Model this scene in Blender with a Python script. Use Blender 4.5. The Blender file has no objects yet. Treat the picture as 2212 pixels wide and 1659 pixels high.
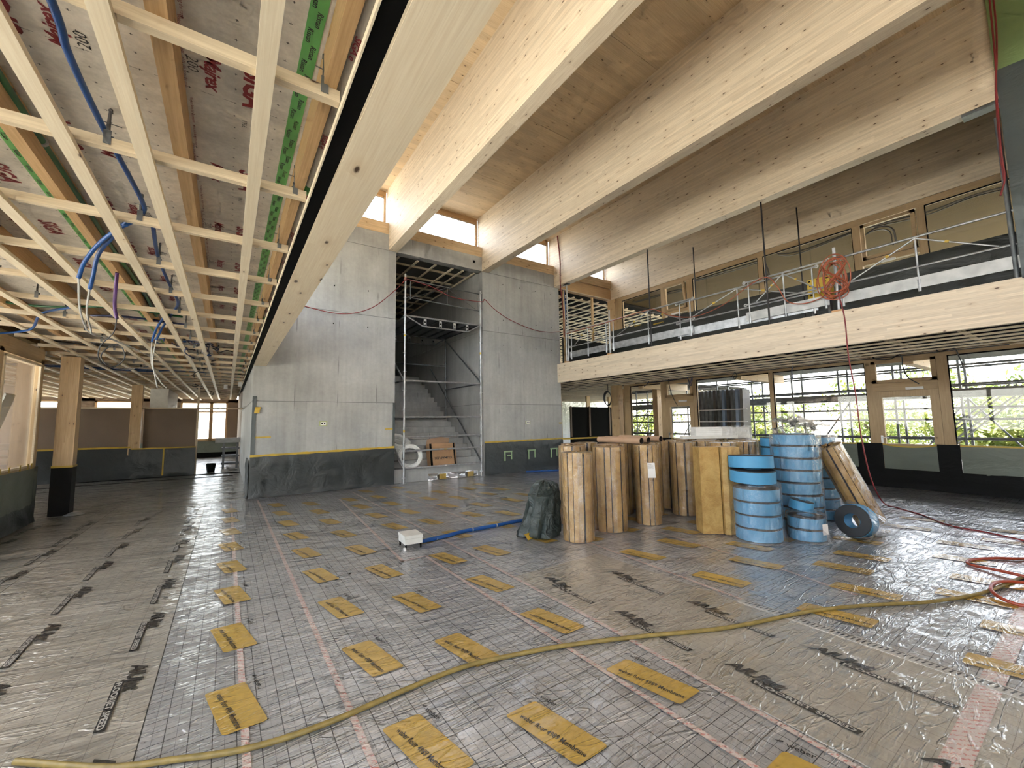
import bpy, bmesh, math, random
from mathutils import Vector, Matrix, noise
R = math.radians
random.seed(7)
S = bpy.context.scene
C = S.collection

# ------------------------------------------------------------------ camera
cam_d = bpy.data.cameras.new('camera'); cam = bpy.data.objects.new('camera', cam_d); C.objects.link(cam); S.camera = cam
cam_d.sensor_fit = 'HORIZONTAL'; cam_d.sensor_width = 36.0; cam_d.lens = 36.0 * 890.68 / 2212
cam_d.clip_start = 0.05; cam_d.clip_end = 500
YAW, PIT, ROL = R(34.54), R(5.279), R(-0.8446)
fw = Vector((math.sin(YAW)*math.cos(PIT), math.cos(YAW)*math.cos(PIT), math.sin(PIT)))
rt = Vector((math.cos(YAW), -math.sin(YAW), 0)); up = rt.cross(fw)
rt2 = rt*math.cos(ROL) + up*math.sin(ROL); up2 = up*math.cos(ROL) - rt*math.sin(ROL)
M = Matrix((rt2, up2, -fw)).transposed().to_4x4(); M.translation = Vector((0, 0, 1.55)); cam.matrix_world = M

# ------------------------------------------------------------------ world, sun, exposure
W = bpy.data.worlds.new('world'); S.world = W; W.use_nodes = True
wn = W.node_tree; wn.nodes.clear()
wo = wn.nodes.new('ShaderNodeOutputWorld'); wb = wn.nodes.new('ShaderNodeBackground')
sky = wn.nodes.new('ShaderNodeTexSky'); sky.sky_type = 'NISHITA'; sky.sun_disc = False
sky.sun_elevation = R(60); sky.sun_rotation = R(110); sky.altitude = 400; sky.dust_density = 2.0
mx = wn.nodes.new('ShaderNodeMix'); mx.data_type = 'RGBA'; mx.inputs[0].default_value = 0.62
mx.inputs[7].default_value = (0.335, 0.325, 0.305, 1)
sc_ = wn.nodes.new('ShaderNodeVectorMath'); sc_.operation = 'SCALE'; sc_.inputs['Scale'].default_value = 0.085
wn.links.new(sky.outputs[0], sc_.inputs[0]); wn.links.new(sc_.outputs[0], mx.inputs[6])
wn.links.new(mx.outputs[2], wb.inputs[0]); wb.inputs[1].default_value = 13.0
wn.links.new(wb.outputs[0], wo.inputs[0])
sun_d = bpy.data.lights.new('sun', 'SUN'); sun = bpy.data.objects.new('sun', sun_d); C.objects.link(sun)
sun_d.energy = 20; sun_d.angle = R(0.6); sun_d.color = (1, 0.95, 0.86)
sun.rotation_euler = Vector((-0.20, 0.40, -0.89)).to_track_quat('-Z', 'Y').to_euler()
S.view_settings.view_transform = 'Standard'; S.view_settings.look = 'None'
S.view_settings.exposure = 1.28; S.view_settings.gamma = 1.0; S.view_settings.use_curve_mapping = False
cy = S.cycles
cy.max_bounces = 6; cy.diffuse_bounces = 4; cy.glossy_bounces = 3; cy.transparent_max_bounces = 16; cy.transmission_bounces = 3
cy.use_adaptive_sampling = True; cy.adaptive_threshold = 0.11; cy.adaptive_min_samples = 12
cy.sample_clamp_indirect = 6.0; cy.use_denoising = True; cy.caustics_reflective = False; cy.caustics_refractive = False
try: cy.denoiser = 'OPENIMAGEDENOISE'; cy.denoising_input_passes = 'RGB_ALBEDO_NORMAL'
except Exception: pass

# ------------------------------------------------------------------ shader helper
class G:
    def __init__(s, name):
        s.m = bpy.data.materials.new(name); s.m.use_nodes = True; s.t = s.m.node_tree; s.t.nodes.clear()
        s.out = s.t.nodes.new('ShaderNodeOutputMaterial')
    def n(s, typ, ins=None, **props):
        nd = s.t.nodes.new('ShaderNode' + typ)
        for k, v in props.items(): setattr(nd, k, v)
        for k, v in (ins or {}).items(): s.put(nd.inputs[k], v)
        return nd
    def put(s, sock, v):
        if isinstance(v, bpy.types.NodeSocket): s.t.links.new(v, sock)
        elif isinstance(v, (tuple, list)) and len(v) == 3 and sock.type == 'RGBA': sock.default_value = (*v, 1)
        else: sock.default_value = v
    def m_(s, op, a, b=0.0, c=None):
        nd = s.n('Math', {0: a, 1: b}, operation=op)
        if c is not None: s.put(nd.inputs[2], c)
        return nd.outputs[0]
    def pos(s, obj=False):
        v = s.n('TexCoord').outputs['Object'] if obj else s.n('NewGeometry').outputs['Position']
        sp = s.n('SeparateXYZ', {0: v}); return v, sp.outputs[0], sp.outputs[1], sp.outputs[2]
    def vec(s, x, y, z): return s.n('CombineXYZ', {0: x, 1: y, 2: z}).outputs[0]
    def noise(s, v, scale, detail=3, rough=0.5, dist=0.0):
        return s.n('TexNoise', {'Vector': v, 'Scale': scale, 'Detail': detail, 'Roughness': rough, 'Distortion': dist}).outputs[0]
    def ramp(s, v, stops):
        nd = s.n('ValToRGB', {0: v}); e = nd.color_ramp.elements
        while len(e) < len(stops): e.new(0.5)
        for i, (p, c) in enumerate(stops): e[i].position = p; e[i].color = (*c, 1) if len(c) == 3 else c
        return nd.outputs[0]
    def mix(s, f, a, b, mode='MIX'):
        nd = s.n('Mix', data_type='RGBA', blend_type=mode); s.put(nd.inputs[0], f); s.put(nd.inputs[6], a); s.put(nd.inputs[7], b)
        return nd.outputs[2]
    def mr(s, v, a, b, c=0.0, d=1.0, smooth=False):
        nd = s.n('MapRange', {0: v, 1: a, 2: b, 3: c, 4: d}); nd.clamp = True
        if smooth: nd.interpolation_type = 'SMOOTHSTEP'
        return nd.outputs[0]
    def bump(s, h, strength=0.3, dist=0.01, normal=None):
        nd = s.n('Bump', {'Height': h, 'Strength': strength, 'Distance': dist})
        if normal is not None: s.put(nd.inputs['Normal'], normal)
        return nd.outputs[0]
    def pbr(s, col, rough=0.6, metal=0.0, bump=None, **kw):
        p = s.n('BsdfPrincipled', {'Base Color': col, 'Roughness': rough, 'Metallic': metal})
        for k, v in kw.items(): s.put(p.inputs[k.replace('_', ' ')], v)
        if bump is not None:
            s.put(p.inputs['Normal'], bump)
            if 'Coat_Weight' in kw: s.put(p.inputs['Coat Normal'], bump)
        s.t.links.new(p.outputs[0], s.out.inputs[0]); return s.m
    def schlick(s, f0=0.04, normal=None):
        ge = s.n('NewGeometry'); N = normal if normal is not None else ge.outputs['Normal']
        c = s.m_('ABSOLUTE', s.n('VectorMath', {0: N, 1: ge.outputs['Incoming']}, operation='DOT_PRODUCT').outputs['Value'])
        return s.m_('ADD', f0, s.m_('MULTIPLY', 1-f0, s.m_('POWER', s.m_('SUBTRACT', 1.0, c), 5.0)))
    def line(s, x, period, w, off=0.0):   # 1 on a thin line of width w every period
        f = s.m_('PINGPONG', s.m_('ADD', x, off), period / 2)
        return s.m_('LESS_THAN', f, w / 2)

def flat(name, col, rough=0.6, metal=0.0, var=0.08, scale=8.0, bump=0.0, obj=True, **kw):
    g = G(name); v, x, y, z = g.pos(obj)
    n = g.noise(v, scale, 4)
    c = g.mix(1.0, col, g.ramp(n, [(0.3, (1-var,)*3), (0.7, (1+var,)*3)]), 'MULTIPLY')
    b = g.bump(g.noise(v, scale*4, 3), bump, 0.01) if bump else None
    return g.pbr(c, rough, metal, b, **kw)

def wood(name, axis, c1, c2, lam=0.04, board=1.1, knots=1.0, rough=0.55, wide='z', obj=False, kscale=1.0, seam=0.0):
    g = G(name); v, x, y, z = g.pos(obj)
    ax = {'x': x, 'y': y, 'z': z}; u = ax[axis]
    o = [ax[k] for k in 'xyz' if k != axis]
    w = g.m_('ADD', ax[wide], g.m_('MULTIPLY', o[0] if ax[wide] is o[1] else o[1], 0.131))
    li = g.m_('FLOOR', g.m_('DIVIDE', w, lam))
    wn1 = g.n('TexWhiteNoise', {'W': li}, noise_dimensions='1D').outputs[0]
    seg = g.m_('FLOOR', g.m_('DIVIDE', g.m_('ADD', u, g.m_('MULTIPLY', wn1, 7.3)), board))
    wn2 = g.n('TexWhiteNoise', {'Vector': g.vec(li, seg, 0.0)}, noise_dimensions='2D').outputs[0]
    gv = g.vec(g.m_('MULTIPLY', u, 0.9), g.m_('MULTIPLY', o[0], 26.0), g.m_('ADD', g.m_('MULTIPLY', o[1], 26.0), g.m_('MULTIPLY', wn2, 30)))
    gr = g.noise(gv, 3.0, 5, 0.6, 0.6)
    col = g.mix(g.mr(gr, 0.35, 0.68), c1, c2)
    col = g.mix(1.0, col, g.ramp(wn2, [(0.0, (0.90, 0.89, 0.87)), (1.0, (1.08, 1.07, 1.05))]), 'MULTIPLY')
    kv = g.vec(g.m_('MULTIPLY', u, 3.6*kscale), g.m_('MULTIPLY', g.m_('ADD', o[0], o[1]), 9.0*kscale), 0.0)
    vo = g.n('TexVoronoi', {'Vector': kv, 'Scale': 1.0, 'Randomness': 1.0}, voronoi_dimensions='2D')
    kd = g.m_('ADD', g.m_('SUBTRACT', vo.outputs['Distance'], g.m_('MULTIPLY', g.noise(gv, 8, 2), 0.04)), g.m_('MULTIPLY', g.n('SeparateColor', {0: vo.outputs['Color']}).outputs[1], 0.055))
    pick = g.m_('GREATER_THAN', g.n('SeparateColor', {0: vo.outputs['Color']}).outputs[0], g.m_('SUBTRACT', 1.02, g.m_('MULTIPLY', g.noise(g.vec(u, g.m_('ADD', o[0], o[1]), 2.0), 0.9, 2), 0.62*knots)))
    kn = g.m_('MULTIPLY', g.mr(kd, 0.035, 0.085, 1.0, 0.0), pick)
    ring = g.m_('MULTIPLY', g.mr(kd, 0.06, 0.30, 0.35, 0.0), pick)
    col = g.mix(ring, col, (c2[0]*0.72, c2[1]*0.60, c2[2]*0.45))
    col = g.mix(kn, col, (0.085, 0.045, 0.025))
    if seam:
        fr = g.m_('FRACT', g.m_('DIVIDE', w, lam)); sm = g.m_('LESS_THAN', fr, seam)
        col = g.mix(g.m_('MULTIPLY', sm, 0.55), col, (0.2, 0.13, 0.07))
    return g.pbr(col, rough, 0, g.bump(gr, 0.12, 0.004))

MAT = {}
PALE, PALE2 = (0.66, 0.53, 0.36), (0.54, 0.40, 0.245)
MAT['beam'] = wood('glulam_spruce', 'y', (0.75, 0.65, 0.51), (0.60, 0.49, 0.36), 0.04, 1.3)
MAT['beam_x'] = wood('glulam_cross', 'x', (0.66, 0.50, 0.31), (0.53, 0.37, 0.21), 0.04, 1.3)
MAT['header'] = wood('header_spruce', 'y', (0.86, 0.76, 0.59), (0.76, 0.64, 0.47), 0.24, 9.0, 1.2, kscale=0.6, wide='x')
MAT['clt'] = wood('roof_panel_spruce', 'x', (0.72, 0.57, 0.38), (0.58, 0.43, 0.26), 0.13, 3.0, 0.9, wide='y')
MAT['bat_y'] = wood('batten_spruce_long', 'y', (0.86, 0.77, 0.60), (0.76, 0.65, 0.48), 0.9, 4.0, 0.5, wide='x')
MAT['bat_x'] = wood('batten_spruce_cross', 'x', (0.70, 0.60, 0.44), (0.56, 0.46, 0.32), 0.9, 4.0, 0.5, wide='y')
MAT['bat_u'] = wood('batten_pine_upper', 'y', (0.66, 0.44, 0.23), (0.52, 0.33, 0.15), 0.9, 4.0, 0.8, wide='x')
MAT['post'] = wood('post_spruce', 'z', (0.62, 0.44, 0.25), (0.48, 0.32, 0.16), 0.045, 1.6, 1.0, wide='x')
MAT['frame_y'] = wood('window_frame_wood', 'y', (0.47, 0.34, 0.19), (0.38, 0.26, 0.135), 0.6, 3.0, 0.2)
MAT['frame_z'] = wood('window_frame_upright', 'z', (0.47, 0.34, 0.19), (0.38, 0.26, 0.135), 0.6, 3.0, 0.2, wide='x')
MAT['frame_x'] = wood('clerestory_frame', 'x', (0.58, 0.38, 0.20), (0.46, 0.29, 0.14), 0.6, 3.0, 0.2)
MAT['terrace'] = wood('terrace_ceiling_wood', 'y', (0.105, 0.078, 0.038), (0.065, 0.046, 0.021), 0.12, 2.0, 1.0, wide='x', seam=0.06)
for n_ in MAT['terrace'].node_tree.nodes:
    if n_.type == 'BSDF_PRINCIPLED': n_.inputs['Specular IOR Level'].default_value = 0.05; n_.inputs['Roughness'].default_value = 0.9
MAT['block'] = flat('wood_block', (0.50, 0.28, 0.12))

def concrete():
    g = G('fair_faced_concrete'); v, x, y, z = g.pos()
    n1 = g.noise(v, 0.9, 5, 0.6); n2 = g.noise(g.vec(g.m_('MULTIPLY', x, 5), g.m_('MULTIPLY', y, 5), g.m_('MULTIPLY', z, 0.35)), 1.3, 4, 0.6)
    n3 = g.noise(v, 14, 4, 0.65)
    pan = g.m_('FLOOR', g.m_('DIVIDE', g.m_('ADD', g.m_('ADD', x, y), 0.3), 0.62))
    wnp = g.n('TexWhiteNoise', {'Vector': g.vec(pan, g.m_('FLOOR', g.m_('DIVIDE', g.m_('SUBTRACT', z, 2.1), 2.23)), 0.0)}, noise_dimensions='2D').outputs[0]
    col = g.ramp(n1, [(0.25, (0.33, 0.333, 0.325)), (0.75, (0.50, 0.502, 0.485))])
    col = g.mix(g.mr(n2, 0.30, 0.75), g.mix(1.0, col, (0.80, 0.80, 0.79), 'MULTIPLY'), col)
    col = g.mix(1.0, col, g.ramp(wnp, [(0, (0.93, 0.93, 0.93)), (1, (1.05, 1.05, 1.05))]), 'MULTIPLY')
    col = g.mix(1.0, col, g.ramp(n3, [(0.3, (0.93,)*3), (0.7, (1.06,)*3)]), 'MULTIPLY')
    # dark drip marks along a few formwork seams
    s = g.line(g.m_('ADD', x, y), 0.93, 0.02, 0.25)
    sm = g.m_('MULTIPLY', s, g.mr(g.noise(g.vec(g.m_('MULTIPLY', x, 0.8), y, g.m_('MULTIPLY', z, 0.9)), 1.7, 3), 0.5, 0.62))
    col = g.mix(g.m_('MULTIPLY', sm, 0.6), col, (0.10, 0.10, 0.10))
    # cloudy dark spots behind tie cones
    return g.pbr(col, g.mr(n3, 0.3, 0.7, 0.55, 0.75), 0, g.bump(n3, 0.12, 0.01))
MAT['conc'] = concrete()
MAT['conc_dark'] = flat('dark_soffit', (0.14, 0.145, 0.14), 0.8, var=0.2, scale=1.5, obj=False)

def film(name, col, rough=0.32, wr=0.6, scale=3.0, coat=0.0, sp=0.5):
    g = G(name); v, x, y, z = g.pos()
    vv = g.n('Mapping', {'Vector': v, 'Rotation': (0.5, 0.9, 0.3), 'Scale': (1, 0.45, 1)}).outputs[0]
    n = g.noise(vv, scale, 6, 0.55, 0.8); n2 = g.noise(v, 1.0, 3)
    c = g.mix(1.0, col, g.ramp(n2, [(0.3, (0.85,)*3), (0.7, (1.15,)*3)]), 'MULTIPLY')
    return g.pbr(c, rough, 0, g.bump(n, wr, 0.06), Specular_IOR_Level=sp)
MAT['black_film'] = film('dark_protective_film', (0.026, 0.031, 0.030), 0.38, 0.55)
MAT['black_film_dull'] = film('dull_black_film', (0.004, 0.004, 0.004), 0.6, 0.3, sp=0.15)
MAT['green_film'] = film('grey_green_film', (0.13, 0.15, 0.115), 0.45, 0.3)
MAT['green_bright'] = film('leaf_green_film', (0.20, 0.29, 0.12), 0.45, 0.3)
MAT['slate_film'] = film('slate_grey_film', (0.07, 0.085, 0.085), 0.4, 0.3)
MAT['bag'] = film('dark_green_bag_film', (0.025, 0.035, 0.032), 0.33, 1.0, 6.0)
MAT['ytape'] = flat('yellow_tape', (0.50, 0.33, 0.035), 0.5, var=0.15, scale=5)
MAT['steel'] = flat('galvanised_steel', (0.42, 0.43, 0.44), 0.42, 0.75, var=0.25, scale=9)
MAT['steel_dk'] = flat('dull_steel', (0.16, 0.17, 0.175), 0.5, 0.6, var=0.25, scale=9)
MAT['alu'] = flat('worn_aluminium', (0.42, 0.42, 0.41), 0.5, 0.4, var=0.2, scale=6)
MAT['rod'] = flat('dark_threaded_rod', (0.035, 0.033, 0.035), 0.5, 0.5)
MAT['black'] = flat('black_board', (0.006, 0.006, 0.005), 0.8, Specular_IOR_Level=0.08)
MAT['jointstrip'] = flat('black_joint_strip', (0.004, 0.004, 0.004), 0.8, Specular_IOR_Level=0.08)
MAT['brown_board'] = flat('brown_grey_board', (0.20, 0.145, 0.10), 0.75, var=0.08, scale=1.2, obj=False)
MAT['white'] = flat('white_plastic', (0.72, 0.72, 0.70), 0.5)
MAT['offwhite'] = flat('off_white_board', (0.62, 0.62, 0.58), 0.6)
MAT['grey_box'] = flat('light_grey_plastic', (0.60, 0.60, 0.56), 0.5)
MAT['blue_pipe'] = flat('blue_conduit', (0.008, 0.07, 0.26), 0.4)
MAT['green_pipe'] = flat('green_conduit', (0.015, 0.12, 0.035), 0.35)
MAT['purple'] = flat('purple_conduit', (0.07, 0.02, 0.12), 0.4)
MAT['cable_grey'] = flat('grey_cable', (0.38, 0.38, 0.37), 0.5)
MAT['cable_black'] = flat('black_cable', (0.012, 0.012, 0.014), 0.45)
MAT['cable_navy'] = flat('navy_cable', (0.02, 0.03, 0.10), 0.45)
MAT['orange'] = flat('orange_cable', (0.36, 0.085, 0.035), 0.45)
MAT['red'] = flat('red_cable', (0.20, 0.012, 0.014), 0.5)
MAT['hose_y'] = flat('mustard_hose', (0.21, 0.155, 0.045), 0.5, var=0.2, scale=20)
MAT['hose_r'] = flat('rust_red_hose', (0.30, 0.045, 0.02), 0.4)
MAT['tube_card'] = flat('cardboard_tube', (0.34, 0.22, 0.14), 0.75)
MAT['card'] = flat('cardboard', (0.36, 0.21, 0.11), 0.75)
MAT['dark_hole'] = flat('dark_inside', (0.02, 0.014, 0.01), 0.9)
MAT['blue_foam'] = flat('sky_blue_foam', (0.06, 0.25, 0.45), 0.55, var=0.06, scale=12, bump=0.05)
MAT['black_foam'] = flat('black_foam_edge', (0.014, 0.016, 0.02), 0.6)
MAT['print_black'] = flat('black_print', (0.02, 0.02, 0.02), 0.5)
MAT['print_red'] = flat('dark_red_print', (0.20, 0.012, 0.018), 0.5)
MAT['paper'] = flat('paper_label', (0.75, 0.75, 0.74), 0.6)
MAT['chrome'] = flat('brushed_handle', (0.6, 0.6, 0.6), 0.3, 0.9)
MAT['yellow_box'] = flat('yellow_site_box', (0.62, 0.42, 0.03), 0.45)

def glass(name, tint=(0.97, 0.965, 0.955), dirt=0.015):
    g = G(name)
    tr = g.n('BsdfTransparent', {'Color': tint}); gl = g.n('BsdfGlossy', {'Color': (1, 1, 1, 1), 'Roughness': 0.01})
    fr = g.schlick(0.03); df = g.n('BsdfDiffuse', {'Color': (0.7, 0.7, 0.7, 1)})
    m1 = g.n('MixShader', {0: fr, 1: tr.outputs[0], 2: gl.outputs[0]})
    v, x, y, z = g.pos()
    m2 = g.n('MixShader', {0: g.mr(g.noise(v, 2.2, 5, 0.6), 0.45, 0.8, 0.0, dirt), 1: m1.outputs[0], 2: df.outputs[0]})
    g.t.links.new(m2.outputs[0], g.out.inputs[0]); return g.m
MAT['glass'] = glass('window_glass')

def clear_film(name, white=0.22, gloss=0.25, rough=0.18, col=(0.75, 0.78, 0.80)):
    g = G(name); v, x, y, z = g.pos()
    n = g.noise(g.n('Mapping', {'Vector': v, 'Scale': (1, 1, 0.5)}).outputs[0], 9.0, 5, 0.6, 1.2)
    bm = g.bump(n, 1.0, 0.05)
    tr = g.n('BsdfTransparent', {'Color': (0.97, 0.97, 0.97, 1)}); gl = g.n('BsdfGlossy', {'Color': (0.9, 0.9, 0.9, 1), 'Roughness': rough, 'Normal': bm})
    df = g.n('BsdfDiffuse', {'Color': (*col, 1), 'Normal': bm})
    dm = g.n('MixShader', {0: 0.5, 1: df.outputs[0], 2: g.n('BsdfTranslucent', {'Color': (*col, 1), 'Normal': bm}).outputs[0]})
    a = g.n('MixShader', {0: g.mr(n, 0.35, 0.75, white*0.3, white*1.8), 1: tr.outputs[0], 2: dm.outputs[0]})
    fr = g.m_('MULTIPLY', g.schlick(0.06, bm), gloss*4)
    b = g.n('MixShader', {0: g.m_('MINIMUM', fr, 0.8), 1: a.outputs[0], 2: gl.outputs[0]})
    g.t.links.new(b.outputs[0], g.out.inputs[0]); return g.m
MAT['clear'] = clear_film('clear_polythene', 0.05, 0.34)
MAT['clear_bag'] = clear_film('crumpled_clear_polythene', 0.16, 0.35)

def wool(name, c1, c2):
    g = G(name); v, x, y, z = g.pos()
    n = g.noise(v, 7, 6, 0.65, 0.5); n2 = g.noise(g.vec(x, y, g.m_('MULTIPLY', z, 4)), 45, 3, 0.7)
    c = g.mix(g.mr(n, 0.35, 0.65), c1, c2); c = g.mix(1.0, c, g.ramp(n2, [(0.3, (0.82,)*3), (0.7, (1.12,)*3)]), 'MULTIPLY')
    return g.pbr(c, 0.75, 0, g.bump(n2, 0.3, 0.005), Coat_Weight=0.35, Coat_Roughness=0.25)
MAT['wool'] = wool('mineral_wool_slats', (0.33, 0.175, 0.045), (0.50, 0.31, 0.10))
MAT['wool_o'] = wool('ochre_mineral_wool', (0.30, 0.17, 0.045), (0.43, 0.28, 0.09))

# ---- floor membranes: flat print on a wrinkled glossy film
def wrinkle(g, x, y, st=1.0):
    v = g.vec(g.m_('MULTIPLY', x, 1.1), g.m_('MULTIPLY', y, 4.2), 0.0)
    a = g.noise(v, 1.0, 5, 0.55, 1.0)
    r = g.m_('ABSOLUTE', g.m_('SUBTRACT', g.noise(g.vec(g.m_('MULTIPLY', g.m_('ADD', x, g.m_('MULTIPLY', y, 0.35)), 1.3), g.m_('MULTIPLY', y, 5.0), 0.0), 1.4, 3, 0.5, 1.4), 0.5))
    ridge = g.mr(r, 0.0, 0.05, 1.0, 0.0, True)
    big = g.noise(g.vec(x, y, 0.0), 1.1, 3, 0.5, 0.6)
    fine = g.noise(g.vec(x, y, 0.0), 38, 3, 0.6)
    mid = g.noise(g.vec(g.m_('MULTIPLY', x, 4.0), g.m_('MULTIPLY', y, 9.0), 0.0), 2.0, 3, 0.6, 1.2)
    h = g.m_('ADD', g.m_('ADD', g.m_('MULTIPLY', a, 0.026), g.m_('MULTIPLY', mid, 0.004)), g.m_('ADD', g.m_('MULTIPLY', ridge, 0.004), g.m_('ADD', g.m_('MULTIPLY', big, 0.07), g.m_('MULTIPLY', fine, 0.0005))))
    return g.bump(h, st, 1.0)
def membrane(name, base, base2, lines, rough, metal, alpha=1.0):
    g = G(name); v, x, y, z = g.pos()
    n = g.noise(v, 1.6, 5, 0.6); n2 = g.noise(v, 24, 3, 0.7)
    col = g.mix(g.mr(n, 0.3, 0.7), base, base2)
    col = g.mix(1.0, col, g.ramp(n2, [(0.3, (0.90,)*3), (0.7, (1.08,)*3)]), 'MULTIPLY')
    if lines == 'grid':
        b = g.m_('MAXIMUM', g.line(x, 0.1, 0.0042), g.line(y, 0.1, 0.0042))
        t = g.m_('MAXIMUM', g.line(x, 0.05, 0.0022), g.line(y, 0.05, 0.0022))
        brk = g.mr(g.noise(g.vec(x, y, 3.0), 2.1, 3), 0.40, 0.44)
        k = g.m_('MAXIMUM', g.m_('MULTIPLY', b, 0.85), g.m_('MULTIPLY', g.m_('MULTIPLY', t, brk), 0.6)); lc = (0.02, 0.02, 0.022)
    else:
        b = g.m_('MAXIMUM', g.line(x, 0.1, 0.003), g.line(y, 0.1, 0.003)); k = g.m_('MULTIPLY', b, 0.45); lc = (0.06, 0.05, 0.04)
    col = g.mix(k, col, lc)
    return g.pbr(col, rough, metal, wrinkle(g, x, y), Coat_Weight=1.0, Coat_Roughness=0.09)
def membrane_print(name, col, coat=0.9):
    g = G(name); v, x, y, z = g.pos(); n = g.noise(v, 30, 3, 0.7)
    c = g.mix(1.0, col, g.ramp(n, [(0.3, (0.88,)*3), (0.7, (1.1,)*3)]), 'MULTIPLY')
    return g.pbr(c, 0.4, 0, wrinkle(g, x, y, 0.5), Coat_Weight=coat, Coat_Roughness=0.15)
MAT['mem_grid'] = membrane('gridded_silver_membrane', (0.385, 0.395, 0.405), (0.50, 0.51, 0.52), 'grid', 0.30, 0.50)
MAT['mem_plain'] = membrane('beige_lined_membrane', (0.35, 0.33, 0.285), (0.44, 0.42, 0.37), 'thin', 0.34, 0.35)
MAT['mem_yel'] = membrane_print('yellow_membrane_print', (0.40, 0.265, 0.055))
MAT['mem_blk'] = membrane_print('black_membrane_print', (0.02, 0.02, 0.02))
MAT['mem_white'] = membrane_print('pale_membrane_print', (0.42, 0.41, 0.38))
def floor_tape():
    g = G('printed_clear_tape'); v, x, y, z = g.pos()
    s = g.m_('FRACT', g.m_('MULTIPLY', g.m_('ADD', g.m_('ADD', x, y), g.m_('MULTIPLY', g.noise(v, 60, 2), 0.02)), 22.0))
    k = g.m_('MULTIPLY', g.m_('LESS_THAN', s, 0.35), g.mr(g.noise(v, 90, 2), 0.45, 0.55))
    col = g.mix(g.m_('MULTIPLY', k, 0.7), (0.46, 0.40, 0.37), (0.38, 0.09, 0.07))
    return g.pbr(col, 0.4, 0, wrinkle(g, x, y), Coat_Weight=0.5, Coat_Roughness=0.2)
MAT['mem_tape'] = floor_tape()
def roof_membrane():
    g = G('grey_fleece_membrane'); v, x, y, z = g.pos()
    n = g.noise(g.vec(g.m_('MULTIPLY', x, 1.0), g.m_('MULTIPLY', y, 2.2), z), 1.7, 5, 0.6, 0.5); n2 = g.noise(v, 30, 4, 0.7)
    col = g.ramp(n, [(0.28, (0.46, 0.435, 0.39)), (0.55, (0.64, 0.60, 0.53)), (0.8, (0.74, 0.66, 0.57))])
    col = g.mix(1.0, col, g.ramp(n2, [(0.3, (0.86,)*3), (0.7, (1.1,)*3)]), 'MULTIPLY')
    px = g.m_('PINGPONG', g.m_('ADD', x, 0.033), 0.0875); py = g.m_('PINGPONG', y, 0.05)
    cr = g.m_('MAXIMUM', g.m_('MULTIPLY', g.m_('LESS_THAN', px, 0.006), g.m_('LESS_THAN', py, 0.0014)), g.m_('MULTIPLY', g.m_('LESS_THAN', px, 0.0014), g.m_('LESS_THAN', py, 0.006)))
    da = g.m_('MULTIPLY', g.line(y, 0.8, 0.003, 0.1), g.m_('LESS_THAN', g.m_('FRACT', g.m_('MULTIPLY', x, 12.0)), 0.6))
    col = g.mix(g.m_('MAXIMUM', cr, g.m_('MULTIPLY', da, 0.7)), col, (0.05, 0.045, 0.04))
    return g.pbr(col, 0.7, 0, g.bump(g.noise(g.vec(x, g.m_('MULTIPLY', y, 3), z), 3, 4), 0.35, 0.03))
MAT['roofmem'] = roof_membrane()
MAT['gtape'] = flat('green_printed_tape', (0.12, 0.38, 0.11), 0.4, var=0.15, scale=4)
MAT['fleece_tube'] = flat('fleece_wrapped_tube', (0.60, 0.54, 0.45), 0.65, var=0.12, scale=6, bump=0.3)
MAT['white_cloth'] = flat('pale_membrane_roll', (0.62, 0.60, 0.56), 0.6, var=0.1)

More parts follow.
